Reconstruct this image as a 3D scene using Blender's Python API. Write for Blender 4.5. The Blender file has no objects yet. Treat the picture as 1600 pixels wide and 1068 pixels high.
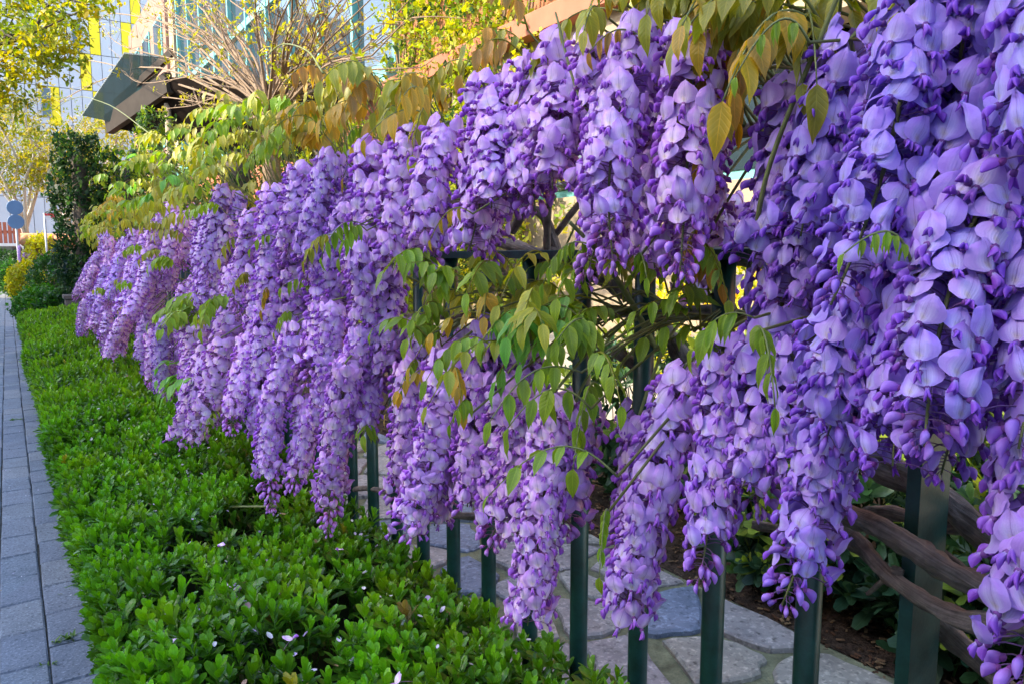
import bpy, math, random
import numpy as np
from mathutils import Matrix, Vector, noise as mnoise

random.seed(7)
rng = np.random.default_rng(7)
R = math.radians
sc = bpy.context.scene
COL = sc.collection

# ------------------------------------------------------------------ camera
CAM_H, YAW, PITCH, FPX = 1.0, 34.2, 6.62, 1155.0
cam_d = bpy.data.cameras.new('camera')
cam_d.sensor_width = 36.0
cam_d.lens = 36.0 * FPX / 1600.0
cam_d.clip_start = 0.01
cam_d.clip_end = 2000.0
cam = bpy.data.objects.new('camera', cam_d)
COL.objects.link(cam)
cam.location = (0, 0, CAM_H)
cam.rotation_euler = (R(90 - PITCH), 0, R(-YAW))
sc.camera = cam
CAMR = cam.rotation_euler.to_matrix()
CAMO = Vector((0, 0, CAM_H))

# ------------------------------------------------------------------ light
SUN_EL, SUN_AZ = 33.0, Vector((-0.93, 0.30)).normalized()
S = Vector((SUN_AZ.x * math.cos(R(SUN_EL)), SUN_AZ.y * math.cos(R(SUN_EL)), math.sin(R(SUN_EL))))
world = bpy.data.worlds.new('World')
sc.world = world
world.use_nodes = True
wn = world.node_tree
bg = wn.nodes['Background']
sky = wn.nodes.new('ShaderNodeTexSky')
sky.sky_type = 'NISHITA'
sky.sun_disc = False
sky.sun_elevation = R(SUN_EL)
sky.sun_rotation = math.atan2(S.x, S.y)
sky.air_density = 1.0
sky.dust_density = 1.5
wn.links.new(sky.outputs[0], bg.inputs[0])
bg.inputs[1].default_value = 0.15
sun_d = bpy.data.lights.new('sun', 'SUN')
sun_d.energy = 2.0
sun_d.angle = R(0.5)
sun_d.color = (1.0, 0.88, 0.68)
sun = bpy.data.objects.new('sun', sun_d)
COL.objects.link(sun)
sun.location = (-6, -4, 12)
sun.rotation_euler = S.to_track_quat('Z', 'Y').to_euler()
sc.view_settings.view_transform = 'Standard'
sc.view_settings.look = 'None'
sc.view_settings.exposure = 2.48
sc.view_settings.gamma = 1.0
sc.cycles.max_bounces = 8
sc.cycles.transparent_max_bounces = 12

# ------------------------------------------------------------------ picture <-> place
def ray(px, py):
    return (CAMR @ Vector(((px - 800) / FPX, -(py - 534) / FPX, -1.0)))
def atX(px, py, X):
    d = ray(px, py)
    return CAMO + d * (X / d.x)
def atY(px, py, Y):
    d = ray(px, py)
    return CAMO + d * (Y / d.y)
def atZ(px, py, Z):
    d = ray(px, py)
    return CAMO + d * ((Z - CAM_H) / d.z)
CAMI = CAMR.inverted()
def proj(p):
    q = CAMI @ (Vector(p) - CAMO)
    if q.z > -1e-4:
        return (9e9, 9e9, -1)
    return (800 + FPX * q.x / -q.z, 534 - FPX * q.y / -q.z, -q.z)

# ------------------------------------------------------------------ object helpers
WM = {}
def link(o, parent=None, world_m=None):
    COL.objects.link(o)
    w = world_m or Matrix.Identity(4)
    if parent is not None:
        o.parent = parent
        o.matrix_basis = WM[parent.name].inverted() @ w
    else:
        o.matrix_basis = w
    WM[o.name] = w
    return o
def tag(o, label, cat, group=None):
    o['label'] = label
    o['category'] = cat
    if group:
        o['group'] = group
    return o
def thing(name, loc, label, cat, group=None):
    o = bpy.data.objects.new(name, None)
    o.empty_display_size = 0.1
    link(o, None, Matrix.Translation(Vector(loc)))
    return tag(o, label, cat, group)
def ob(name, me, mat=None, parent=None, m=None, stuff=False):
    o = bpy.data.objects.new(name, me)
    if mat is not None and len(me.materials) == 0:
        me.materials.append(mat)
    if m is None and parent is not None:
        m = Matrix.Identity(4)
    link(o, parent, m)
    if stuff:
        o['kind'] = 'stuff'
    return o
def struct(o):
    o['kind'] = 'structure'
    return o

# ------------------------------------------------------------------ mesh templates  (v, loops, sizes, c, uv)
class T:
    def __init__(s, v, faces, c=None, uv=None):
        s.v = np.asarray(v, float).reshape(-1, 3)
        if isinstance(faces, tuple):
            s.l, s.n = faces
        else:
            s.l = np.array([i for f in faces for i in f], np.int64)
            s.n = np.array([len(f) for f in faces], np.int64)
        k = len(s.v)
        s.c = np.ones((k, 4)) if c is None else np.asarray(c, float)
        if s.c.ndim == 1:
            s.c = np.tile(s.c, (k, 1))
        if s.c.shape[1] == 3:
            s.c = np.hstack([s.c, np.ones((k, 1))])
        s.uv = np.zeros((k, 3)) if uv is None else np.asarray(uv, float)
    def xf(s, m):
        m = np.asarray(m, float)
        return T(s.v @ m[:3, :3].T + m[:3, 3], (s.l, s.n), s.c, s.uv)
    def tint(s, t):
        c = s.c.copy(); c[:, :3] *= np.asarray(t)[:3]
        return T(s.v, (s.l, s.n), c, s.uv)
def join(ts):
    off, V, L, N, C, U = 0, [], [], [], [], []
    for t in ts:
        V.append(t.v); L.append(t.l + off); N.append(t.n); C.append(t.c); U.append(t.uv)
        off += len(t.v)
    return T(np.vstack(V), (np.concatenate(L), np.concatenate(N)), np.vstack(C), np.vstack(U))
def bake(ts, inst):
    """ts: templates, inst: list of (template index, 4x4 matrix, rgb tint)"""
    out = []
    by = {}
    for i, m, c in inst:
        by.setdefault(i, []).append((m, c))
    for i, L in by.items():
        t = ts[i]
        M = np.array([np.asarray(a[0], float) for a in L])
        Cc = np.array([list(a[1])[:3] for a in L])
        k, n = len(L), len(t.v)
        v = np.einsum('kij,nj->kni', M[:, :3, :3], t.v) + M[:, None, :3, 3]
        c = np.tile(t.c, (k, 1, 1)); c[:, :, :3] *= Cc[:, None, :]
        l = (t.l[None, :] + (np.arange(k) * n)[:, None]).ravel()
        out.append(T(v.reshape(-1, 3), (l, np.tile(t.n, k)), c.reshape(-1, 4), np.tile(t.uv, (k, 1))))
    return join(out)
def mesh(name, t, mat=None, smooth=True):
    me = bpy.data.meshes.new(name)
    me.vertices.add(len(t.v)); me.vertices.foreach_set('co', t.v.astype(np.float32).ravel())
    me.loops.add(len(t.l)); me.loops.foreach_set('vertex_index', t.l.astype(np.int32))
    me.polygons.add(len(t.n))
    st = np.concatenate([[0], np.cumsum(t.n)[:-1]]).astype(np.int32)
    me.polygons.foreach_set('loop_start', st)
    me.update(calc_edges=True)
    me.polygons.foreach_set('use_smooth', np.full(len(t.n), smooth, dtype=bool))
    a = me.attributes.new('Col', 'FLOAT_COLOR', 'POINT'); a.data.foreach_set('color', t.c.astype(np.float32).ravel())
    u = me.attributes.new('uvw', 'FLOAT_VECTOR', 'POINT'); u.data.foreach_set('vector', t.uv.astype(np.float32).ravel())
    if mat is not None:
        me.materials.append(mat)
    return me
def grid(fn, nu, nv, cfn=None):
    """fn(u in -1..1, v in 0..1) -> xyz ; cfn -> rgb"""
    V, C, U = [], [], []
    for j in range(nv + 1):
        for i in range(nu + 1):
            u, v = -1 + 2 * i / nu, j / nv
            V.append(fn(u, v)); U.append((u, v, 0))
            C.append(cfn(u, v) if cfn else (1, 1, 1))
    F = [(j * (nu + 1) + i, j * (nu + 1) + i + 1, (j + 1) * (nu + 1) + i + 1, (j + 1) * (nu + 1) + i)
         for j in range(nv) for i in range(nu)]
    return T(V, F, C, U)
def smooth_path(pts, k=4):
    P = [Vector(p) for p in pts]
    if len(P) < 3:
        return P
    Q = [P[0] * 2 - P[1]] + P + [P[-1] * 2 - P[-2]]
    out = []
    for i in range(1, len(Q) - 2):
        a, b, c, d = Q[i - 1], Q[i], Q[i + 1], Q[i + 2]
        for j in range(k):
            t = j / k
            out.append(0.5 * ((2 * b) + (c - a) * t + (2 * a - 5 * b + 4 * c - d) * t * t + (3 * b - a - 3 * c + d) * t ** 3))
    out.append(P[-1])
    return out
def tube(pts, r0, r1=None, sides=6, c=(1, 1, 1), knob=0.0, k=4, smooth=True):
    P = smooth_path(pts, k) if smooth else [Vector(p) for p in pts]
    n = len(P)
    if callable(r0):
        rad = [r0(i / (n - 1)) for i in range(n)]
    else:
        r1 = r0 if r1 is None else r1
        rad = [r0 + (r1 - r0) * i / (n - 1) for i in range(n)]
    V, U = [], []
    t0 = (P[1] - P[0]).normalized()
    nrm = t0.orthogonal().normalized()
    acc = 0
    for i in range(n):
        t = (P[min(i + 1, n - 1)] - P[max(i - 1, 0)])
        if t.length < 1e-9:
            t = t0.copy()
        t.normalize()
        nrm = (nrm - t * nrm.dot(t))
        if nrm.length < 1e-6:
            nrm = t.orthogonal()
        nrm.normalize()
        b = t.cross(nrm)
        if i:
            acc += (P[i] - P[i - 1]).length
        for s in range(sides):
            a = 2 * math.pi * s / sides
            rr = rad[i]
            if knob:
                rr *= 1 + knob * (mnoise.noise(Vector((P[i].x * 25 + math.cos(a) * .9, P[i].y * 25 + math.sin(a) * .9, P[i].z * 25))) + .6 * mnoise.noise(Vector((P[i].x * 70 + math.cos(a) * 1.6, P[i].y * 70 + math.sin(a) * 1.6, P[i].z * 70))))
            V.append(P[i] + (nrm * math.cos(a) + b * math.sin(a)) * rr)
            U.append((s / sides, acc, 0))
    F = [(i * sides + s, i * sides + (s + 1) % sides, (i + 1) * sides + (s + 1) % sides, (i + 1) * sides + s)
         for i in range(n - 1) for s in range(sides)]
    F.append(tuple(range(sides))[::-1]); F.append(tuple((n - 1) * sides + s for s in range(sides)))
    return T([tuple(v) for v in V], F, np.array(list(c) + [1.0])[:4], U)
def boxT(a, b, bev=0.0, c=(1, 1, 1)):
    (x0, y0, z0), (x1, y1, z1) = a, b
    if bev <= 0:
        V = [(x0, y0, z0), (x1, y0, z0), (x1, y1, z0), (x0, y1, z0), (x0, y0, z1), (x1, y0, z1), (x1, y1, z1), (x0, y1, z1)]
        F = [(0, 3, 2, 1), (4, 5, 6, 7), (0, 1, 5, 4), (1, 2, 6, 5), (2, 3, 7, 6), (3, 0, 4, 7)]
        return T(V, F, np.array(list(c) + [1.0]))
    e = bev
    V = [(x0, y0, z0), (x1, y0, z0), (x1, y1, z0), (x0, y1, z0), (x0, y0, z1 - e), (x1, y0, z1 - e), (x1, y1, z1 - e), (x0, y1, z1 - e),
         (x0 + e, y0 + e, z1), (x1 - e, y0 + e, z1), (x1 - e, y1 - e, z1), (x0 + e, y1 - e, z1)]
    F = [(0, 3, 2, 1), (8, 9, 10, 11), (0, 1, 5, 4), (1, 2, 6, 5), (2, 3, 7, 6), (3, 0, 4, 7),
         (4, 5, 9, 8), (5, 6, 10, 9), (6, 7, 11, 10), (7, 4, 8, 11)]
    return T(V, F, np.array(list(c) + [1.0]))
def box(name, a, b, mat, parent=None, bev=0.0):
    return ob(name, mesh(name, boxT(a, b, bev), mat, smooth=False), None, parent)
def prism(bot, top):
    n = len(bot)
    F = [tuple(range(n))[::-1], tuple(range(n, 2 * n))] + [(i, (i + 1) % n, n + (i + 1) % n, n + i) for i in range(n)]
    return T([tuple(p) for p in bot] + [tuple(p) for p in top], F)
def lathe(profile, sides=12, c=(1, 1, 1)):
    V = [(r * math.cos(2 * math.pi * s / sides), r * math.sin(2 * math.pi * s / sides), z) for r, z in profile for s in range(sides)]
    n = len(profile)
    F = [(i * sides + s, i * sides + (s + 1) % sides, (i + 1) * sides + (s + 1) % sides, (i + 1) * sides + s) for i in range(n - 1) for s in range(sides)]
    F.append(tuple(range(sides))[::-1]); F.append(tuple((n - 1) * sides + s for s in range(sides)))
    return T(V, F, np.array(list(c) + [1.0]))
def frame(o, y, z):
    """matrix with +Y along y and +Z near z"""
    y = Vector(y).normalized(); z = Vector(z)
    x = y.cross(z)
    if x.length < 1e-5:
        x = y.orthogonal()
    x.normalize(); z = x.cross(y)
    return Matrix(((x.x, y.x, z.x, o[0]), (x.y, y.y, z.y, o[1]), (x.z, y.z, z.z, o[2]), (0, 0, 0, 1)))
def rnd(a, b):
    return random.uniform(a, b)

# ------------------------------------------------------------------ materials
def newmat(name):
    m = bpy.data.materials.new(name)
    m.use_nodes = True
    nt = m.node_tree
    nt.nodes.clear()
    out = nt.nodes.new('ShaderNodeOutputMaterial')
    return m, nt, out
def N(nt, t, **kw):
    n = nt.nodes.new(t)
    for k, v in kw.items():
        if k.startswith('i_'):
            key = k[2:]
            n.inputs[int(key) if key.isdigit() else key].default_value = v
        else:
            setattr(n, k, v)
    return n
def mathn(nt, op, a, b=None, c=None, clamp=False):
    n = nt.nodes.new('ShaderNodeMath'); n.operation = op; n.use_clamp = clamp
    for i, x in enumerate((a, b, c)):
        if x is None:
            continue
        if isinstance(x, (int, float)):
            n.inputs[i].default_value = x
        else:
            nt.links.new(x, n.inputs[i])
    return n.outputs[0]
def mixc(nt, fac, a, b, mode='MIX'):
    n = nt.nodes.new('ShaderNodeMix'); n.data_type = 'RGBA'; n.blend_type = mode
    for s, x in ((n.inputs[0], fac), (n.inputs[6], a), (n.inputs[7], b)):
        if isinstance(x, (int, float)):
            s.default_value = x
        elif isinstance(x, (tuple, list)):
            s.default_value = tuple(x) if len(x) == 4 else tuple(x) + (1,)
        else:
            nt.links.new(x, s)
    return n.outputs[2]
def noise(nt, scale, detail=3, rough=.55, vec=None, out='Fac'):
    n = N(nt, 'ShaderNodeTexNoise'); n.inputs['Scale'].default_value = scale
    n.inputs['Detail'].default_value = detail; n.inputs['Roughness'].default_value = rough
    if vec is not None:
        nt.links.new(vec, n.inputs['Vector'])
    return n.outputs[out]
def geo_pos(nt):
    return nt.nodes.new('ShaderNodeNewGeometry').outputs['Position']
def objco(nt):
    return nt.nodes.new('ShaderNodeTexCoord').outputs['Object']
def ramp(nt, fac, stops):
    n = nt.nodes.new('ShaderNodeValToRGB')
    el = n.color_ramp.elements
    while len(el) < len(stops):
        el.new(0.5)
    for e, (p, c) in zip(el, stops):
        e.position = p
        e.color = tuple(c) + (1,) if len(c) == 3 else c
    nt.links.new(fac, n.inputs[0])
    return n.outputs[0]
def bump(nt, h, strength=.3, dist=.01):
    n = nt.nodes.new('ShaderNodeBump'); n.inputs['Strength'].default_value = strength
    n.inputs['Distance'].default_value = dist
    nt.links.new(h, n.inputs['Height'])
    return n.outputs[0]
def leaf_shader(nt, out, col, rough=.4, transl=.35, spec=.4, tcol=None, nrm=None):
    p = N(nt, 'ShaderNodeBsdfPrincipled'); p.inputs['Roughness'].default_value = rough
    p.inputs['Specular IOR Level'].default_value = spec
    nt.links.new(col, p.inputs['Base Color'])
    t = N(nt, 'ShaderNodeBsdfTranslucent'); nt.links.new(tcol or col, t.inputs['Color'])
    if nrm is not None:
        nt.links.new(nrm, p.inputs['Normal'])
    mx = N(nt, 'ShaderNodeMixShader'); mx.inputs[0].default_value = transl
    nt.links.new(p.outputs[0], mx.inputs[1]); nt.links.new(t.outputs[0], mx.inputs[2])
    nt.links.new(mx.outputs[0], out.inputs[0])
def attr(nt, name, out='Color'):
    n = nt.nodes.new('ShaderNodeAttribute'); n.attribute_name = name
    return n.outputs[out]

def mat_petal():
    m, nt, out = newmat('wisteria_petal')
    col = attr(nt, 'Col')
    oi = N(nt, 'ShaderNodeObjectInfo')
    col = mixc(nt, 1.0, col, oi.outputs['Color'], 'MULTIPLY')
    pos = geo_pos(nt)
    n1 = noise(nt, 14, 2, .5, pos)
    col = mixc(nt, mathn(nt, 'MULTIPLY', mathn(nt, 'SUBTRACT', n1, .42, clamp=True), .8), col, (.55, .26, .66, 1))
    uv = N(nt, 'ShaderNodeSeparateXYZ'); nt.links.new(attr(nt, 'uvw', 'Vector'), uv.inputs[0])
    vein = mathn(nt, 'SINE', mathn(nt, 'MULTIPLY', uv.outputs[0], 42))
    vein = mathn(nt, 'MULTIPLY', mathn(nt, 'MULTIPLY_ADD', vein, .5, .5), uv.outputs[2])
    col = mixc(nt, mathn(nt, 'MULTIPLY', vein, .15), col, (.20, .07, .48, 1))
    midl = mathn(nt, 'MULTIPLY', mathn(nt, 'LESS_THAN', mathn(nt, 'ABSOLUTE', uv.outputs[0]), .022), mathn(nt, 'GREATER_THAN', uv.outputs[2], .05))
    col = mixc(nt, mathn(nt, 'MULTIPLY', midl, .45), col, (.16, .06, .36, 1))
    b = bump(nt, mathn(nt, 'ADD', noise(nt, 260, 3, .6, pos), mathn(nt, 'MULTIPLY', vein, .5)), .35, .0015)
    leaf_shader(nt, out, col, .5, .20, .3, None, b)
    return m
def mat_leaf(name, rough=.42, transl=.4, veins=True, spec=.4, vs=34):
    m, nt, out = newmat(name)
    col = attr(nt, 'Col')
    oi = N(nt, 'ShaderNodeObjectInfo')
    col = mixc(nt, 1.0, col, oi.outputs['Color'], 'MULTIPLY')
    pos = geo_pos(nt)
    n1 = noise(nt, 30, 3, .6, pos)
    hs = N(nt, 'ShaderNodeHueSaturation')
    nt.links.new(mathn(nt, 'MULTIPLY_ADD', n1, .5, .72), hs.inputs['Value'])
    nt.links.new(col, hs.inputs['Color'])
    col = hs.outputs[0]
    nrm = None
    if veins:
        uv = N(nt, 'ShaderNodeSeparateXYZ'); nt.links.new(attr(nt, 'uvw', 'Vector'), uv.inputs[0])
        au = mathn(nt, 'ABSOLUTE', uv.outputs[0])
        mid = mathn(nt, 'LESS_THAN', au, .055)
        sv = mathn(nt, 'SINE', mathn(nt, 'MULTIPLY', mathn(nt, 'SUBTRACT', uv.outputs[1], mathn(nt, 'MULTIPLY', au, .22)), vs * 1.6))
        sv = mathn(nt, 'POWER', mathn(nt, 'MULTIPLY_ADD', sv, .5, .5), 6.0)
        v = mathn(nt, 'MAXIMUM', mid, mathn(nt, 'MULTIPLY', sv, .32))
        v = mathn(nt, 'MULTIPLY', v, uv.outputs[2])
        col = mixc(nt, mathn(nt, 'MULTIPLY', v, .5), col, mixc(nt, 1.0, col, (1.9, 1.7, 2.2, 1), 'MULTIPLY'))
        nrm = bump(nt, mathn(nt, 'MULTIPLY', v, -1.0), .35, .003)
    sat = N(nt, 'ShaderNodeHueSaturation'); sat.inputs['Saturation'].default_value = 1.1; sat.inputs['Value'].default_value = 1.25
    nt.links.new(col, sat.inputs['Color'])
    leaf_shader(nt, out, col, rough, transl, spec, sat.outputs[0], nrm)
    return m
def mat_bark(name, c1, c2, scale=60, stretch=.12):
    m, nt, out = newmat(name)
    uv = attr(nt, 'uvw', 'Vector')
    pos = geo_pos(nt)
    mp = N(nt, 'ShaderNodeMapping'); mp.inputs['Scale'].default_value = (22.0, 16.0, 1)
    nt.links.new(uv, mp.inputs[0])
    add = N(nt, 'ShaderNodeVectorMath', operation='ADD')
    nt.links.new(mp.outputs[0], add.inputs[0]); nt.links.new(pos, add.inputs[1])
    n1 = noise(nt, 1.6, 6, .65, add.outputs[0])
    n2 = noise(nt, scale, 5, .6, pos)
    f = mathn(nt, 'MULTIPLY', n1, n2)
    col = ramp(nt, mathn(nt, 'MULTIPLY', f, 2.2), [(.15, c1), (.8, c2)])
    p = N(nt, 'ShaderNodeBsdfPrincipled'); p.inputs['Roughness'].default_value = .85
    nt.links.new(col, p.inputs['Base Color'])
    nt.links.new(bump(nt, f, .9, .006), p.inputs['Normal'])
    nt.links.new(p.outputs[0], out.inputs[0])
    return m
def mat_plain(name, col, rough=.6, spec=.4, var=.25, scale=8, bmp=.15, metallic=0, bscale=120, bdist=.002, fine=0.0):
    m, nt, out = newmat(name)
    pos = geo_pos(nt)
    n1 = noise(nt, scale, 4, .6, pos)
    d = tuple(x * (1 - var) for x in col); l = tuple(min(1, x * (1 + var)) for x in col)
    c = ramp(nt, n1, [(.3, d), (.7, l)])
    if fine:
        n3 = noise(nt, bscale * 2, 2, .6, pos)
        c = mixc(nt, mathn(nt, 'MULTIPLY', mathn(nt, 'SUBTRACT', n3, .45, clamp=True), fine * 4), c, tuple(x * .35 for x in col))
    p = N(nt, 'ShaderNodeBsdfPrincipled'); p.inputs['Roughness'].default_value = rough
    p.inputs['Specular IOR Level'].default_value = spec; p.inputs['Metallic'].default_value = metallic
    nt.links.new(c, p.inputs['Base Color'])
    if bmp:
        nt.links.new(bump(nt, noise(nt, bscale, 4, .6, pos), bmp, bdist), p.inputs['Normal'])
    nt.links.new(p.outputs[0], out.inputs[0])
    return m
def mat_block(name, cols, rough=.8, speck=.5, spscale=350, bmp=.5, mott=1.6):
    """concrete paver / stone: colour by object, speckle, stains"""
    m, nt, out = newmat(name)
    pos = geo_pos(nt)
    oi = N(nt, 'ShaderNodeObjectInfo')
    k = len(cols)
    c = ramp(nt, oi.outputs['Random'], [(i / (k - 1), cols[i]) for i in range(k)])
    n1 = noise(nt, 9, 5, .65, pos)
    c = mixc(nt, mathn(nt, 'MULTIPLY', mathn(nt, 'SUBTRACT', n1, .38, clamp=True), mott), c, mixc(nt, 1.0, c, (.5, .5, .53, 1), 'MULTIPLY'))
    n2 = noise(nt, spscale, 2, .6, pos)
    c = mixc(nt, mathn(nt, 'MULTIPLY', mathn(nt, 'SUBTRACT', n2, .52, clamp=True), speck * 5), c, mixc(nt, 1.0, c, (1.9, 1.85, 1.8, 1), 'MULTIPLY'))
    n3 = noise(nt, spscale * .7, 2, .6, pos)
    c = mixc(nt, mathn(nt, 'MULTIPLY', mathn(nt, 'SUBTRACT', n3, .55, clamp=True), speck * 6), c, mixc(nt, 1.0, c, (.3, .3, .3, 1), 'MULTIPLY'))
    p = N(nt, 'ShaderNodeBsdfPrincipled'); p.inputs['Roughness'].default_value = rough
    p.inputs['Specular IOR Level'].default_value = .3
    nt.links.new(c, p.inputs['Base Color'])
    h = mathn(nt, 'ADD', mathn(nt, 'MULTIPLY', noise(nt, 22, 5, .6, pos), 1.2), mathn(nt, 'MULTIPLY', n2, .5))
    nt.links.new(bump(nt, h, bmp, .004), p.inputs['Normal'])
    nt.links.new(p.outputs[0], out.inputs[0])
    return m
def mat_glass(name, col, rough=.05, alpha=1.0):
    m, nt, out = newmat(name)
    p = N(nt, 'ShaderNodeBsdfPrincipled'); p.inputs['Roughness'].default_value = rough
    p.inputs['Base Color'].default_value = tuple(col) + (1,)
    p.inputs['Specular IOR Level'].default_value = .8
    nt.links.new(bump(nt, noise(nt, 1.2, 2, .5, geo_pos(nt)), .05, .02), p.inputs['Normal'])
    if alpha < 1:
        t = N(nt, 'ShaderNodeBsdfTransparent'); t.inputs[0].default_value = (.55, .62, .62, 1)
        mx = N(nt, 'ShaderNodeMixShader'); mx.inputs[0].default_value = alpha
        nt.links.new(t.outputs[0], mx.inputs[1]); nt.links.new(p.outputs[0], mx.inputs[2])
        nt.links.new(mx.outputs[0], out.inputs[0])
    else:
        nt.links.new(p.outputs[0], out.inputs[0])
    return m

M_PETAL = mat_petal()
M_STEM = mat_plain('green_stem', (.16, .18, .06), .6, .3, .3, 60, 0)
M_WLEAF = mat_leaf('wisteria_leaf', .38, .42, True, .45)
M_HLEAF = mat_leaf('hedge_leaf', .33, .30, True, .45, vs=8)
M_SLEAF = mat_leaf('shrub_leaf', .4, .3, True, .4, vs=8)
M_TLEAF = mat_leaf('tree_leaf', .5, .45, False, .3)
M_BARK = mat_bark('vine_bark', (.02, .014, .011), (.27, .215, .185))
M_TBARK = mat_bark('tree_bark', (.06, .038, .024), (.30, .20, .115))
M_PBARK = mat_bark('pale_bark', (.30, .26, .22), (.62, .56, .48))
M_DBARK = mat_bark('dark_bark', (.03, .025, .02), (.12, .09, .07))
M_GREEN = mat_plain('green_paint', (.008, .040, .036), .36, .5, .45, 40, .25, 0, 180, .001, .25)
M_PAVER = mat_block('paver_concrete', [(.135, .16, .21), (.19, .21, .255), (.15, .18, .225), (.23, .24, .265)], .85, .8, 150, .6)
M_STONE = mat_block('flagstone', [(.20, .21, .24), (.36, .30, .25), (.16, .19, .26), (.30, .27, .22), (.38, .34, .31), (.24, .20, .20)], .7, .8, 70, 1.0, 2.4)
M_SAND = mat_plain('joint_sand', (.045, .045, .042), .95, .1, .5, 60, .6, 0, 300, .004)
M_MORTAR = mat_plain('mossy_mortar', (.17, .17, .10), .95, .1, .45, 14, .8, 0, 90, .008, .3)
M_SOIL = mat_plain('soil', (.06, .04, .028), .95, .1, .6, 25, 1.0, 0, 70, .02, .4)
M_GROUND = mat_plain('ground_grass', (.10, .13, .05), .95, .1, .4, 3, .6, 0, 60, .02, .3)
M_ROAD = mat_plain('asphalt', (.06, .06, .062), .9, .2, .2, 5, .4, 0, 160, .004)
M_LAWN = mat_plain('pale_gravel', (.42, .37, .29), .95, .1, .2, 6, .6, 0, 90, .01, .3)

# ================================================================== THE SETTING
FX = 0.65                      # fence line
g = struct(box('ground', (-400, -400, -.30), (400, 400, -.06), M_GROUND))
rd = struct(box('road', (-6.2, -60, -.055), (-2.4, 150, -.02), M_ROAD))
def verge():
    return struct(box('garden_ground', (.72, -12, -.05), (60, 48, -.012), M_LAWN))
verge()
path = struct(box('path', (-2.4, -6, -.06), (.34, 75, -.007), M_SAND))
kerb = struct(box('kerb', (-2.55, -6, -.06), (-2.4, 75, .02), M_ROAD))

# pavers: running bond, long side along the path
PW, PL, GAP, PX0, PY0 = .107, .2095, .0045, .027, .196
pav_t = []
for k in range(6):
    t = boxT((0, 0, -.05), (PW - GAP, PL - GAP * 1.6, 0), .0045)
    v = t.v.copy()
    top = v[:, 2] > -.01
    v[top, 2] += rng.normal(0, .0012, top.sum())
    v[:, :2] += rng.normal(0, .0010, (len(v), 2))
    pav_t.append(mesh('paver', T(v, (t.l, t.n)), M_PAVER, False))
cand = []
for i in range(-10, 4):
    for j in range(1, 300):
        x0 = PX0 + i * PW
        y0 = (j + (.43 if i % 2 == 0 else .0)) * PL + PY0
        if x0 + PW > .34:
            continue
        x, y, z = proj((x0 + PW / 2, y0 + PL / 2, 0))
        if z < 0 or x < -60 or x > 400 or y > 1130:
            continue
        cand.append((y, x0, y0))
cand.sort(key=lambda c: -c[0])
for n_, (yy, x0, y0) in enumerate(cand[:300]):
    me = random.choice(pav_t)
    o = ob('paver', me, None, path, Matrix.Translation((x0 + rnd(-.001, .001), y0 + rnd(-.001, .001), rnd(-.0015, .0015))) @ Matrix.Rotation(R(rnd(-.35, .35)), 4, 'Z'))
rest = [(random.randrange(6), Matrix.Translation((x0, y0, rnd(-.0015, .0015))), (1, 1, 1)) for _, x0, y0 in cand[300:]]
ptm = [boxT((0, 0, -.05), (PW - GAP, PL - GAP * 1.6, 0), .0045)] * 6
if rest:
    ob('distant_pavers', mesh('distant_pavers', bake(ptm, rest), M_PAVER, False), None, path, stuff=True)
fill = [(0, Matrix.Translation((PX0 + i * PW, (j + (.43 if i % 2 == 0 else .0)) * PL + PY0, 0)), (1, 1, 1))
        for i in range(-22, 4) for j in range(-12, 24) if not any(False for _ in ())]
done = {(round(a, 3), round(b, 3)) for _, a, b in cand}
fill = [f for f in fill if (round(f[1][0][3], 3), round(f[1][1][3], 3)) not in done and f[1][0][3] + PW < .34]
ob('side_pavers', mesh('side_pavers', bake(ptm, fill), M_PAVER, False), None, path, stuff=True)

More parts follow.
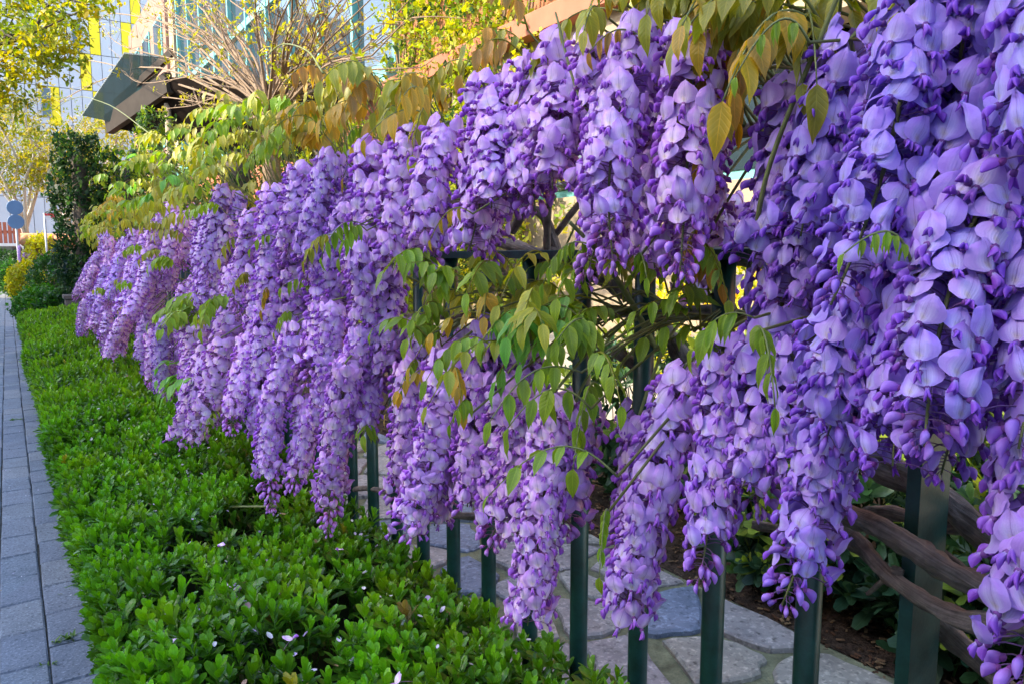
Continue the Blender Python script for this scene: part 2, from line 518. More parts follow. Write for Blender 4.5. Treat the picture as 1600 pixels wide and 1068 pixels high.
# crazy paving behind the fence: clipped Voronoi cells
paving = struct(box('garden_paving', (.66, -.6, -.05), (1.68, 9.0, .004), M_MORTAR))
def clip(poly, p, n):
    out = []
    for i in range(len(poly)):
        a, b = poly[i], poly[(i + 1) % len(poly)]
        da, db = (a - p).dot(n), (b - p).dot(n)
        if da <= 0:
            out.append(a)
        if da * db < 0:
            out.append(a + (b - a) * (da / (da - db)))
    return out
seeds = []
for _ in range(2500):
    p = Vector((rnd(.70, 1.64), rnd(.2, 7.5)))
    if all((Vector(((p - q).x, (p - q).y * (.75 + .5 * mnoise.noise(Vector((q.x * 3, q.y * 3, 4)))))).length) > .15 + .11 * mnoise.noise(Vector((q.x * 5, q.y * 5, 1))) for q in seeds):
        seeds.append(p)
for p in seeds:
    poly = [Vector(q) for q in ((.68, .0), (1.67 + rnd(-.03, .01), .0), (1.67 + rnd(-.03, .01), 8), (.68, 8))]
    for q in seeds:
        if q is p or (q - p).length > .7:
            continue
        n = (q - p).normalized()
        poly = clip(poly, (p + q) / 2 - n * rnd(.006, .028), n)
        if len(poly) < 3:
            break
    if len(poly) < 3:
        continue
    fine = []
    for i in range(len(poly)):
        a, b = poly[i], poly[(i + 1) % len(poly)]
        if (b - a).length < .012:
            fine.append(a); continue
        for t in (0, .22, .5, .78):
            q = a + (b - a) * t
            if t in (0,):
                q = q + ((p - q) * .03)
            else:
                q = q + Vector((rnd(-.009, .009), rnd(-.009, .009)))
            fine.append(q)
    h = rnd(.014, .026)
    c = sum(fine, Vector((0, 0))) / len(fine)
    n = len(fine)
    V = [(q.x, q.y, -.01) for q in fine] + [(q.x, q.y, h - .006) for q in fine] + \
        [((q + (c - q) * .06).x, (q + (c - q) * .06).y, h + rnd(-.0015, .0015)) for q in fine] + [(c.x, c.y, h + .001)]
    F = [(i, (i + 1) % n, n + (i + 1) % n, n + i) for i in range(n)] + [(n + i, n + (i + 1) % n, 2 * n + (i + 1) % n, 2 * n + i) for i in range(n)] + \
        [(2 * n + i, 2 * n + (i + 1) % n, 3 * n) for i in range(n)]
    ob('stone', mesh('stone', T(V, F), M_STONE, False), None, paving)

# mulch bed
bed = struct(ob('flower_bed', mesh('flower_bed', grid(lambda u, v: (2.35 + .66 * u, -1 + 11 * v, .035 * (1 - u * u) + .012 * mnoise.noise(Vector((u * 9, v * 60, 0)))), 10, 60), M_SOIL)))
chips = []
ct = [boxT((-.5, -.2, -.08), (.5, .2, .08))]
for _ in range(5200):
    x, y = rnd(1.66, 2.3), rnd(.3, 4.5)
    u = (x - 2.35) / .66
    m = Matrix.Translation((x, y, .04 * (1 - u * u) + .006)) @ Matrix.Rotation(rnd(0, 6.3), 4, 'Z') @ Matrix.Rotation(rnd(-.4, .4), 4, 'X') @ Matrix.Scale(rnd(.006, .020), 4)
    chips.append((0, m, random.choice([(.10, .05, .028), (.06, .035, .02), (.15, .09, .05), (.03, .02, .014), (.20, .13, .07)])))
M_CHIP = mat_leaf('bark_chip', .9, .0, False, .1)
o = ob('bark_mulch', mesh('bark_mulch', bake(ct, chips), M_CHIP, False), None, bed, stuff=True)

# ================================================================== FENCE
fence = thing('garden_fence', (FX, .65, 0), 'dark green metal fence of round pickets with flat post and top rail, overgrown by wisteria', 'fence')
pk = mesh('picket', lathe([(.0128, 0), (.0128, .996)], 16), M_GREEN)
SP = .1213
i0 = .648 * .65
for k in range(-14, 50):
    y = i0 + k * SP
    if k in (-1, -2):
        continue
    ob('picket', pk, None, fence, Matrix.Translation((FX, y, 0)))
for y in (i0 - SP * 1.02 + .015, i0 - SP * 1.9, i0 + 14.5 * SP, i0 + 30.5 * SP, i0 + 49.5 * SP, i0 - 14.5 * SP):
    ob('post', mesh('post', boxT((FX - .025, y - .006, 0), (FX + .025, y + .006, 1.02), .001), M_GREEN, False), None, fence)
box('rail', (FX - .02, i0 - 14.6 * SP, .996), (FX + .02, i0 + 49.6 * SP, 1.008), M_GREEN, fence, .001)
box('rail', (FX - .019, i0 - 14.6 * SP, .10), (FX + .019, i0 + 49.6 * SP, .112), M_GREEN, fence, .001)

# ================================================================== WISTERIA TEMPLATES
LILAC = np.array((.76, .56, .88)); VIOLET = np.array((.46, .17, .72)); DEEP = np.array((.30, .05, .50)); PALE = np.array((.97, .95, .97))
def blossom_t(seed, openness=1.0, lod=0):
    r = random.Random(seed)
    ped = r.uniform(.019, .030)
    pt = tube([(0, 0, 0), (0, ped * .6, .002), (0, ped, .0)], .0006, .0007, 3, (.30, .16, .30), k=2)
    parts = [pt]
    o = np.array((0, ped, 0))
    cal = lathe([(.0006, -.0005), (.0022, .001), (.0027, .0035), (.0024, .0042)], 6, (.24, .07, .28))
    parts.append(cal.xf(Matrix.Translation(o) @ Matrix.Rotation(R(-100), 4, 'X')))
    W, H = r.uniform(.0225, .0285), r.uniform(.0185, .0225)
    lean, fold = r.uniform(-.10, .42), r.uniform(.05, .60)
    ruf = r.uniform(.0008, .0020); rf = r.uniform(5, 9)
    asym = r.uniform(-.2, .2)
    op = openness
    ph = r.uniform(0, 6)
    def st(u, v):
        w = W / 2 * (max(0.0, math.sin(math.pi * (.05 + .905 * v ** .80)))) ** .58
        uu = u * math.cos(.2 * u)
        x = w * uu * (op * .55 + .45)
        z = H * v * (1 - .10 * abs(u) ** 2.2 * v) + .0012 * math.exp(-(u / .22) ** 2) * v
        y = .0035 - H * lean * v * v * op + (1 - op) * H * .55 * v - (fold * w * abs(u) ** 1.7) * (1.6 - op * .6) - .0030 * v * (abs(u) ** 3)
        y += ruf * math.sin(u * rf + ph) * v * v + .0010 * math.sin(v * 7 + ph) - .0016 * math.exp(-(u / .16) ** 2) * v
        x += asym * .3 * W * v * v * .3
        return (x + o[0], y + o[1], z + o[2] + .001)
    edge_mix = r.uniform(.25, .6)
    def cf(u, v):
        a = min(1, 1.15 * math.exp(-((u / .46) ** 2 + ((v - .28) / .40) ** 2)))
        ed = min(1, (abs(u) * .85) ** 2 + (v * .85) ** 3) * (.75 + edge_mix)
        c = LILAC * (1 - ed) + VIOLET * ed
        c = c * (1 - a) + PALE * a
        ln = math.exp(-(u / .09) ** 2) * (.35 if .3 < v < .85 else 0)
        c = c * (1 - ln) + VIOLET * .8 * ln
        y = math.exp(-((u / .13) ** 2 + ((v - .17) / .12) ** 2))
        c = c * (1 - y * .8) + np.array((.62, .56, .22)) * y * .8
        rim = max(0, abs(u) ** 6, v ** 9)
        c = c * (1 - rim * .45) + np.array((.88, .78, .96)) * rim * .45
        return c
    nu, nv = ((6, 6) if lod == 0 else (4, 4))
    s_ = grid(st, nu, nv, cf)
    s_.uv[:, 2] = np.clip(1 - np.abs(s_.uv[:, 0]), 0, 1) * np.clip(1.1 - s_.uv[:, 1], 0, 1)
    parts.append(s_)
    # wings and keel : boat-shaped, forward and down
    kl, kh, kw = r.uniform(.0095, .0125), r.uniform(.0024, .0034), r.uniform(.0021, .0029)
    ang = R(r.uniform(-96, -52))
    n1, n2 = ((6, 5) if lod == 0 else (5, 3))
    for sgn in ((-1, 1) if lod == 0 else (0,)):
        def wg(u, v, sgn=sgn):
            a = u * math.pi
            prof = math.sin(math.pi * min(1, .06 + .92 * v ** 1.15)) ** .75
            yy = kl * v
            zz = kh * prof * math.cos(a) + .0035 * math.sin(v * 2.2)
            xx = kw * prof * math.sin(a) * .62 + sgn * (.0008 + .0036 * v * v)
            return (xx, yy, zz)
        def wc(u, v):
            f = .5 + .5 * math.cos(u * math.pi)
            c = DEEP * (1 - f) + VIOLET * f
            if v < .25:
                c = c * (v / .25) + PALE * .8 * (1 - v / .25)
            return c
        w = grid(wg, n1, n2, wc)
        w.uv[:, 2] = .3
        parts.append(w.xf(Matrix.Translation(o + np.array((0, .003, .0005))) @ Matrix.Rotation(ang, 4, 'X') @ Matrix.Rotation(sgn * R(9), 4, 'Z')))
    return join(parts)
def bud_t(seed, lod=0):
    r = random.Random(seed)
    ped = r.uniform(.013, .021)
    parts = [tube([(0, 0, 0), (0, ped * .6, .0015), (0, ped, 0)], .0006, .0007, 3, (.30, .17, .28), k=2)]
    cal = lathe([(.0006, -.0008), (.0021, .0008), (.0026, .0034), (.0021, .0046)], 6, (.28, .06, .26))
    ang = R(r.uniform(-55, -20))
    parts.append(cal.xf(Matrix.Translation((0, ped, 0)) @ Matrix.Rotation(R(-90) + ang, 4, 'X')))
    L, Hh, Ww = r.uniform(.0135, .0165), r.uniform(.0040, .0050), r.uniform(.0032, .0040)
    c1, c2 = LILAC * .5 + VIOLET * .5, DEEP * .55 + VIOLET * .45
    def f(u, v):
        a = u * math.pi
        p = (math.sin(math.pi * (.10 + .86 * v ** .85))) ** .8
        return (Ww * p * math.sin(a), L * v, Hh * p * math.cos(a) + .004 * math.sin(v * 2.6) * .8)
    def c(u, v):
        k = .5 + .5 * math.cos(u * math.pi)
        col = c1 * k + c2 * (1 - k)
        b = math.exp(-(v / .16) ** 2)
        return col * (1 - b * .7) + np.array((.42, .10, .36)) * b * .7
    b = grid(f, 8 if lod == 0 else 5, 6 if lod == 0 else 3, c)
    parts.append(b.xf(Matrix.Translation((0, ped + .002, -.0003)) @ Matrix.Rotation(ang, 4, 'X')))
    return join(parts)
NB = 9
BT = [[blossom_t(10 + i, [1, 1, 1, .9, .8, .55][i], lod) for i in range(6)] + [bud_t(30 + i, lod) for i in range(3)] for lod in (0, 1)]
BM = [mesh('blossom', t, M_PETAL) for t in BT[0]]

def raceme(seed, L, dense=.0016, mature=.62, fs=.98):
    """recipe: rachis points (top at origin, hanging to -Z) and list of (template, matrix)"""
    r = random.Random(seed)
    bx, by = r.uniform(-.13, .13), r.uniform(-.13, .13)
    def rp(t):
        return Vector((bx * L * math.sin(t * 2.6), by * L * math.sin(t * 2.2 + .4) - by * L * math.sin(.4), -L * t))
    pts = [rp(i / 8) for i in range(9)]
    n = max(12, int(L / dense))
    out = []
    az = r.uniform(0, 6.28)
    for i in range(n):
        t = .02 + .97 * ((i + .5) / n) ** .93
        az += 2.39996 + r.uniform(-.25, .25)
        if t < mature:
            k = r.choice((0, 0, 1, 1, 2, 2, 3)); sc_ = r.uniform(.92, 1.08) - .12 * t; pit = r.uniform(-8, 36) - 14 * t
        elif t < mature + .14:
            k = r.choice((3, 4, 4, 5, 5, 6)); sc_ = r.uniform(.82, .98); pit = r.uniform(-14, 12)
        else:
            k = r.choice((6, 7, 8)); f = (t - mature - .14) / max(.05, 1 - mature - .14)
            sc_ = (1.02 - .55 * f) * r.uniform(.9, 1.08); pit = r.uniform(-25, 5) - 25 * f
            if r.random() < .12:
                continue
        m = Matrix.Translation(rp(t)) @ Matrix.Rotation(az + r.uniform(-.35, .35), 4, 'Z') @ Matrix.Rotation(R(pit), 4, 'X') @ Matrix.Rotation(R(r.uniform(-24, 24)), 4, 'Y') @ Matrix.Scale(sc_ * fs, 4)
        out.append((k, m))
    return pts, out
def stem_t(pts, L):
    return tube(pts, .0021, .0008, 5, (1, 1, 1), k=2)
VAR = []
for L in (.13, .16, .19, .22, .25, .28, .31, .34):
    for s in range(2):
        for mature in ((.70,) if s == 0 else (.86,)):
            pts, fl = raceme(int(L * 1000) + s * 7, L, mature=mature)
            mb = [None, None]
            VAR.append(dict(L=L, pts=pts, fl=fl, mb=mb, stem=mesh('raceme_stem', stem_t(pts, L), M_STEM)))
def var_mesh(v, lod):
    if v['mb'][lod] is None:
        rr = random.Random(int(v['L'] * 999))
        inst = []
        for k, m in v['fl']:
            b = rr.uniform(.88, 1.12)
            inst.append((k, m, (b * rr.uniform(.94, 1.06), b * rr.uniform(.92, 1.06), b)))
        v['mb'][lod] = mesh('blossoms', bake(BT[lod], inst), M_PETAL)
    return v['mb'][lod]
def tintcol(base, blue, dark=0.0):
    # blue 1 -> blue violet, 0 -> pink lilac
    a = Vector((1.16, .96, .97)); b = Vector((.60, .58, 1.02))
    c = a.lerp(b, blue) * base
    return (c.x, c.y, c.z, 1)

V_NEAR = thing('wisteria_vine', (.70, .20, 0), 'wisteria vine with the largest blue-violet blossoms and gnarled grey branches crossing the flat fence post', 'wisteria')
V_MID = thing('wisteria_vine', (.73, .04, 0), 'wisteria vine whose lilac racemes hang around a spray of fresh green leaves on the fence', 'wisteria')
V_FAR = thing('wisteria_vine', (.74, 3.0, 0), 'wisteria vine with small pale lilac racemes trailing in a row over the hedge', 'wisteria')
HUB = lambda y: Vector((.66 + .03 * math.sin(y * 3.1), y, 1.09 + .05 * math.sin(y * 2.3 + .5)))
HUB2 = lambda y: Vector((.67 + .03 * math.sin(y * 2.7 + 1), y, .90 + .03 * math.sin(y * 2.9)))
peduncles = {}
indiv = {}
def place_raceme(vine, top, bot, blue, lum, seed, individual=False, mature=None):
    top, bot = Vector(top), Vector(bot)
    d = bot - top
    L = d.length
    q = Vector((0, 0, -1)).rotation_difference(d.normalized())
    base = Matrix.Translation(top) @ q.to_matrix().to_4x4()
    depth = proj((top + bot) / 2)[2]
    if individual and indiv.get(vine.name, 0) < 300:
        pts, fl = raceme(seed, L, mature=mature or (.74 if vine is V_NEAR else .68), fs=.87 if vine is V_NEAR else .97)
        o = ob('raceme', mesh('raceme_stem', stem_t(pts, L), M_STEM), None, vine, base)
        for k, m in fl:
            b = lum * rnd(.88, 1.12)
            c = ob('blossom', BM[k], None, o, base @ m)
            c.color = tintcol(b, min(1, max(0, blue + rnd(-.18, .18))))
        indiv[vine.name] = indiv.get(vine.name, 0) + len(fl)
    else:
        cand_ = sorted(VAR, key=lambda v: abs(v['L'] - L) + rnd(0, .02))
        v = cand_[0]
        s = L / v['L']
        lat = min(1.15, s) * (rnd(.84, .96) if vine is V_NEAR else rnd(.92, 1.2))
        m = base @ Matrix.Diagonal((lat, lat, s, 1)) @ Matrix.Rotation(rnd(0, 6.28), 4, 'Z')
        o = ob('raceme', v['stem'], None, vine, m)
        b = ob('blossoms', var_mesh(v, 0 if depth < 1.7 else 1), None, o, m, stuff=True)
        b.color = tintcol(lum, blue)
    # peduncle from the nearest vine cane
    h = HUB(top.y + rnd(-.05, .05)) if top.z > .98 else HUB2(top.y + rnd(-.05, .05))
    mid = (h + top) / 2 + Vector((0, 0, .03))
    peduncles.setdefault(vine.name, []).append(tube([h, mid, top + Vector((0, 0, .012)), top - Vector((0, 0, .004))], .0021, .0017, 5, (1, 1, 1), k=3))

NEAR = [  # top px, bottom px, X, blue, lum, individual
    ((1430, 5), (1295, 475), .47, .95, .95, 1), ((1545, 290), (1462, 700), .47, .8, .92, 1), ((1300, 525), (1200, 950), .47, .85, 1.0, 1),
    ((1470, 290), (1400, 650), .47, .95, 1.05, 1), ((1635, 640), (1605, 1080), .47, .75, .9, 1), ((1130, 540), (1085, 915), .53, .6, 1.08, 1),
    ((1235, 150), (1165, 410), .54, .75, .92, 0), ((1610, -90), (1600, 260), .48, .9, .9, 0), ((1520, -60), (1490, 320), .48, .95, .95, 0),
    ((1335, 80), (1255, 370), .52, .9, .95, 0), ((1365, 400), (1285, 690), .49, .9, 1.05, 0), ((1625, 330), (1585, 700), .48, .85, .9, 0),
    ((1225, 440), (1190, 690), .55, .75, 1.05, 0), ((1395, 480), (1400, 730), .50, .85, .95, 0), ((1070, 590), (985, 965), .54, .45, 1.05, 0),
    ((1165, 600), (1180, 800), .55, .7, .98, 0), ((1530, 470), (1470, 740), .50, .85, .9, 0), ((1000, 660), (960, 880), .57, .45, 1.0, 0),
    ((1450, 90), (1440, 380), .50, .9, .9, 0), ((1290, 250), (1240, 480), .55, .8, .85, 0), ((1370, 160), (1400, 430), .52, .9, .9, 0),
    ((1570, 130), (1530, 470), .50, .9, .95, 0), ((1180, 560), (1150, 760), .52, .65, 1.05, 0), ((1245, 560), (1260, 760), .52, .75, 1.0, 0),
    ((1330, 540), (1345, 735), .50, .85, .95, 0),
]
MID = [
    ((1085, 70), (1060, 430), .50, .55, 1.02, 1), ((1010, 50), (985, 420), .50, .55, 1.05, 1), ((925, 75), (900, 445), .50, .5, 1.05, 1),
    ((865, 630), (830, 975), .50, .35, 1.05, 1), ((870, 90), (850, 330), .54, .45, 1.0, 0), ((815, 120), (800, 320), .54, .5, 1.0, 0),
    ((760, 140), (735, 390), .51, .55, 1.0, 0), ((700, 205), (680, 430), .50, .45, 1.05, 0), ((1115, 190), (1125, 340), .60, .4, .9, 0),
    ((960, 130), (945, 400), .56, .5, .95, 0), ((1045, 130), (1030, 420), .56, .55, .95, 0), ((790, 600), (765, 860), .54, .35, 1.0, 0),
    ((705, 560), (640, 830), .50, .4, 1.1, 0), ((745, 555), (725, 790), .53, .35, 1.05, 0), ((895, 650), (885, 830), .53, .4, 1.0, 0),
    ((665, 530), (655, 730), .58, .35, 1.0, 0), ((830, 170), (815, 340), .62, .3, .8, 0), ((1135, 320), (1115, 460), .76, .1, .7, 0),
    ((1075, 330), (1065, 470), .75, .1, .7, 0), ((640, 215), (610, 420), .50, .5, 1.0, 0), ((745, 250), (760, 420), .55, .5, .95, 0),
    ((820, 640), (800, 840), .56, .4, .95, 0), ((690, 640), (670, 820), .54, .4, 1.0, 0), ((900, 120), (880, 300), .55, .5, 1.0, 0),
    ((1100, 90), (1110, 260), .54, .5, 1.0, 0), ((640, 580), (625, 800), .53, .35, 1.0, 0), ((780, 160), (775, 330), .52, .5, 1.05, 0),
]
FAR = [
    ((560, 390), (505, 620), .47, .5, 1.05, 1), ((470, 510), (440, 800), .46, .45, 1.1, 1), ((545, 570), (512, 838), .46, .35, 1.05, 1),
    ((585, 235), (560, 430), .50, .5, 1.05, 0), ((520, 250), (490, 440), .50, .75, .85, 0), ((430, 300), (412, 520), .48, .5, 1.1, 0),
    ((425, 480), (412, 720), .47, .4, 1.1, 0), ((350, 300), (335, 450), .50, .7, .85, 0), ((392, 340), (372, 490), .47, .4, 1.1, 0),
    ((365, 500), (345, 660), .46, .45, 1.1, 0), ((330, 535), (322, 645), .46, .45, 1.1, 0), ((590, 510), (572, 680), .54, .5, 1.0, 0),
    ((480, 265), (455, 400), .50, .5, 1.0, 0), ((610, 440), (590, 600), .53, .4, 1.0, 0), ((500, 420), (470, 600), .48, .4, 1.05, 0),
    ((545, 330), (520, 470), .50, .7, .9, 0), ((455, 380), (440, 560), .49, .35, 1.05, 0), ((520, 480), (490, 660), .48, .5, 1.05, 0),
    ((400, 420), (390, 600), .48, .4, 1.1, 0), ((475, 620), (450, 770), .47, .45, 1.1, 0), ((600, 300), (590, 460), .50, .5, 1.0, 0),
]
sd = 100
for vine, L_ in ((V_NEAR, NEAR), (V_MID, MID), (V_FAR, FAR)):
    for (t, b, X, blue, lum, ind) in L_:
        sd += 1
        bl_ = blue * (1.0 if vine is V_NEAR else .6)
        place_raceme(vine, atX(t[0], t[1], X), atX(b[0] + rnd(-8, 8), b[1], X - .015 + rnd(-.03, .02)), bl_, lum * (1 if vine is V_NEAR else 1.06), sd, bool(ind))
# backing layer along the near and middle fence, leaving the open places open
def blocked(x, y):
    return (790 < x < 1090 and 330 < y < 640) or (x > 1150 and y > 690) or (535 < x < 615 and y > 640) or (x > 880 and y > 800) or (610 < x < 800 and 430 < y < 560)
tries = 0
nb = 0
while nb < 46 and tries < 900:
    tries += 1
    y = rnd(.25, 2.3)
    up = random.random() < .62
    top = Vector((rnd(.55, .63), y, rnd(1.06, 1.20) if up else rnd(.84, .93)))
    L = rnd(.15, .24)
    bot = top + Vector((rnd(-.03, .01), rnd(-.03, .03), -L))
    if any(blocked(*proj(top.lerp(bot, f))[:2]) for f in (.3, .6, 1.0)):
        continue
    x, yy, z = proj(top)
    ytop = np.interp(x, [0, 140, 400, 640, 760, 850, 1000, 1120, 1140, 1250, 1300, 1600], [420, 400, 285, 225, 150, 100, 70, 90, 330, 170, 60, -100])
    if yy < ytop:
        continue
    nb += 1
    place_raceme(V_NEAR if x > 1130 else (V_MID if x > 620 else V_FAR), top, bot, rnd(.25, .7), rnd(.72, .95), 300 + nb)
for k in range(26):      # the vine goes on past the near post
    y = rnd(-1.15, .12)
    hi = k % 2 == 0
    top = Vector((rnd(.48, .62), y, rnd(1.06, 1.22) if hi else rnd(.84, .96)))
    place_raceme(V_NEAR, top, top + Vector((rnd(-.05, 0), rnd(-.04, .04), -rnd(.17, .26))), rnd(.6, .95), rnd(.85, 1.0), 500 + k)
# the long row beyond: three overlapping tiers that billow out over the hedge
def tier(y0, z0, z1, l0, l1, xa, xb, out, step, keep, skip=None):
    y = y0
    while y < 5.85:
        yy = y + rnd(-.07, .07)
        cl_ = .5 + .5 * mnoise.noise(Vector((yy * 1.7, z0 * 9, 3)))
        top = Vector((rnd(xa, xb) - .05 * cl_, yy, rnd(z0, z1) - .018 * (yy - 2) + .05 * (cl_ - .5)))
        bot = top + Vector((rnd(*out), rnd(-.07, .07), -rnd(l0, l1) * (.75 + .5 * cl_)))
        y += (step + .010 * (yy - 2)) * rnd(.7, 1.3)
        if random.random() > keep or (skip and skip[0] < proj(bot)[0] < skip[1]):
            continue
        place_raceme(V_FAR, top, bot, random.choice((.0, .1, .2, .3, .4, .5)), rnd(.9, 1.22), 400)
tier(2.1, 1.04, 1.20, .15, .24, .52, .62, (-.08, .0), .075, .95)
tier(2.0, .90, 1.04, .16, .25, .46, .56, (-.12, -.02), .085, .9)
tier(1.75, .70, .82, .15, .24, .42, .52, (-.08, .02), .095, .85, (525, 620))
for v in (V_NEAR, V_MID, V_FAR):
    ob('flower_stalks', mesh('flower_stalks', join(peduncles[v.name]), M_STEM), None, v, stuff=True)

# ------------------------------------------------------------------ vine wood
def branch(vine, pts, r0, r1, knob=.35, sides=10, mat=None):
    return ob('branch', mesh('branch', tube(pts, r0, r1, max(sides, 12) if r0 > .005 else sides, knob=knob, k=14 if r0 > .005 else 6), mat or M_BARK), None, vine)
X0 = FX - .035
branch(V_NEAR, [atX(1215, 745, .66), atX(1285, 785, X0), atX(1370, 820, X0 - .005), atX(1450, 868, X0 - .01), atX(1540, 925, X0), atX(1640, 985, X0), Vector((.64, .10, .62))], .0085, .0112, .8)
branch(V_NEAR, [atX(1240, 770, FX + .05), atX(1320, 835, FX + .03), atX(1390, 895, FX + .035), atX(1460, 965, FX + .045), atX(1560, 1060, FX + .05), atX(1640, 1130, FX + .05)], .0074, .0092, .8)
branch(V_NEAR, [atX(1290, 815, FX + .02), atX(1340, 845, FX - .005), atX(1400, 905, X0), atX(1470, 950, X0), atX(1560, 975, X0), atX(1660, 960, X0)], .0060, .0080, .8)
branch(V_NEAR, [atX(1180, 820, FX + .1), atX(1290, 830, FX + .08), atX(1370, 800, FX + .06), atX(1480, 822, FX + .06), atX(1610, 800, FX + .06)], .0056, .0066, .8)
branch(V_NEAR, [atX(1356, 927, X0 + .02), atX(1378, 908, X0 + .012), atX(1392, 900, X0 + .008)], .0022, .0035, .3, 6)
branch(V_NEAR, [atX(1400, 892, X0), atX(1425, 895, FX + .02), atX(1450, 880, FX + .04)], .005, .006, .3, 7)
for _ in range(7):
    yA, zA = rnd(.16, .36), rnd(.60, .76)
    branch(V_NEAR, [(.70, yA, zA), (.69 + rnd(-.03, .04), yA - .12, zA - rnd(.02, .08)), (.70 + rnd(-.03, .04), yA - .26, zA - rnd(.08, .2)), (.71, yA - .4, zA - rnd(.15, .3))], rnd(.0022, .004), rnd(.003, .005), .5, 7)
# trunks
branch(V_NEAR, [(.70, .20, -.02), (.715, .22, .18), (.70, .13, .42), (.66, .12, .65), (.69, .2, .88), (.67, .3, 1.06)], .016, .011, .5)
branch(V_MID, [(.73, .04, -.02), (.74, .04, .35), (.71, .14, .64), (.70, .36, .79), (.70, .55, .80), atX(1120, 600, .71), atX(1080, 580, .70), atX(1050, 530, .70), atX(1025, 480, .69), atX(985, 460, .69), atX(930, 430, .68), atX(860, 395, .67)], .013, .010, .6)
branch(V_MID, [atX(1190, 500, .70), atX(1110, 487, .69), atX(1050, 488, .69), atX(1015, 470, .69)], .007, .010)
branch(V_MID, [atX(1030, 600, .68), atX(1000, 580, .66), atX(975, 558, .64), atX(962, 548, .62)], .009, .006, .6)
branch(V_MID, [atX(1190, 405, .69), atX(1120, 398, .70), atX(1050, 402, .69), atX(980, 400, .68), atX(880, 412, .68), atX(810, 385, .68), atX(740, 372, .68)], .0105, .009)
branch(V_MID, [atX(855, 410, .66), atX(855, 350, .64), atX(862, 290, .62), atX(880, 200, .64)], .006, .004)
branch(V_MID, [atX(800, 360, .64), atX(825, 330, .64), atX(850, 340, .66), atX(870, 395, .68)], .007, .008)
branch(V_MID, [atX(640, 790, .66), atX(690, 800, .64), atX(740, 806, .66), atX(800, 800, .69)], .0075, .006)
branch(V_FAR, [atX(520, 770, .67), atX(570, 762, .645), atX(620, 772, .66)], .006, .006)
branch(V_FAR, [(.74, 3.0, -.02), (.72, 2.95, .4), (.70, 3.1, .8), HUB(3.2)], .024, .016)
for v, ya, yb in ((V_NEAR, -1.2, .75), (V_MID, .7, 2.0), (V_FAR, 1.9, 6.2)):
    branch(v, [HUB(ya + (yb - ya) * i / 14) for i in range(15)], .010, .007)
    branch(v, [HUB2(ya + (yb - ya) * i / 14) for i in range(15)], .007, .006)
for i in range(26):
    y = rnd(.3, 5.9)
    v = V_NEAR if y < .7 else (V_MID if y < 1.9 else V_FAR)
    a = HUB(y)
    b = HUB2(y + rnd(-.25, .25))
    if blocked(*proj((a + b) / 2)[:2]) and random.random() < .7:
        continue
    branch(v, [a, (a + b) / 2 + Vector((rnd(-.03, .03), rnd(-.04, .04), 0)), b], rnd(.003, .006), rnd(.003, .005), .3, 6)
# long young shoots
def shoot(v, pts, r0=.0022, r1=.0012):
    ob('shoot', mesh('shoot', tube(pts, r0, r1, 6, k=6), M_STEM), None, v)
shoot(V_MID, [atX(1025, 545, .66), atX(985, 470, .60), atX(935, 395, .52), atX(890, 347, .48)], .0042, .002)
shoot(V_MID, [atX(1030, 545, .66), atX(1045, 480, .66), atX(1062, 400, .64)], .002, .0015)
shoot(V_FAR, [atX(310, 268, .60), atX(235, 210, .52), atX(160, 160, .46), atX(105, 158, .44), atX(55, 195, .40)], .003, .0016)
shoot(V_FAR, [atX(430, 790, .42), atX(330, 795, .38), atX(250, 820, .36), atX(190, 862, .34)], .0028, .0016)
shoot(V_FAR, [atX(505, 115, .5), atX(480, 80, .5), atX(440, 70, .5), atX(410, 95, .5)], .002, .001)
shoot(V_MID, [atX(965, 225, .5), atX(905, 150, .5), atX(868, 20, .5)], .002, .0012)
shoot(V_NEAR, [atX(1175, 390, .52), atX(1205, 250, .5), atX(1290, 40, .5), atX(1320, -30, .5)], .0022, .0016)
shoot(V_NEAR, [atX(1135, 200, .55), atX(1150, 80, .54), atX(1175, -20, .53)], .0018, .0014)

# ------------------------------------------------------------------ compound leaves
def leaflet_t(seed, W=.36, fold=.25, droop=.35, nv=8, nu=4, wave=.02):
    r = random.Random(seed)
    ph = r.uniform(0, 6)
    tw = r.uniform(-.25, .25)
    def f(u, v):
        w = W * .5 * (math.sin(math.pi * v ** .72)) ** .85 * (1 - .25 * v) + .004 * (1 - v)
        if v > .86:
            w *= .72
        x = u * w
        z = abs(u) * w * fold - droop * .5 * v * v + wave * math.sin(v * 12 + ph) * abs(u)
        y = v * (1 - .12 * droop * v)
        a = tw * v
        return (x * math.cos(a) - z * math.sin(a) * .3, y, z + x * math.sin(a))
    def c(u, v):
        e = abs(u) ** 4
        return np.array((1, 1, 1)) * (1 - e) + np.array((1.5, 1.35, 1.2)) * e
    t = grid(f, nu, nv, c)
    t.uv[:, 2] = 1
    return t
LT = [leaflet_t(i, .40 + .03 * (i % 3), .25 + .1 * (i % 2), .2 + .12 * i) for i in range(5)] + [leaflet_t(20 + i, .30, .75, .3 + .15 * i) for i in range(3)]
LM = [mesh('leaflet', t, M_WLEAF) for t in LT]
LTs = [leaflet_t(i, .40 + .03 * (i % 3), .25 + .1 * (i % 2), .2 + .12 * i, 4, 2) for i in range(5)] + [leaflet_t(20 + i, .30, .75, .3 + .15 * i, 4, 2) for i in range(3)]
G_GREEN = (.19, .31, .02); G_YEL = (.32, .34, .03); G_GOLD = (.40, .28, .025); G_BRONZE = (.34, .20, .04); G_OLIVE = (.26, .27, .03); G_BRIGHT = (.15, .38, .05)
leafcount = {}
bulk = {}
def vary(c, s=.22):
    k = 1 + rnd(-s, s)
    return (c[0] * k * (1 + rnd(-.12, .12)), c[1] * k, c[2] * k * (1 + rnd(-.2, .2)))
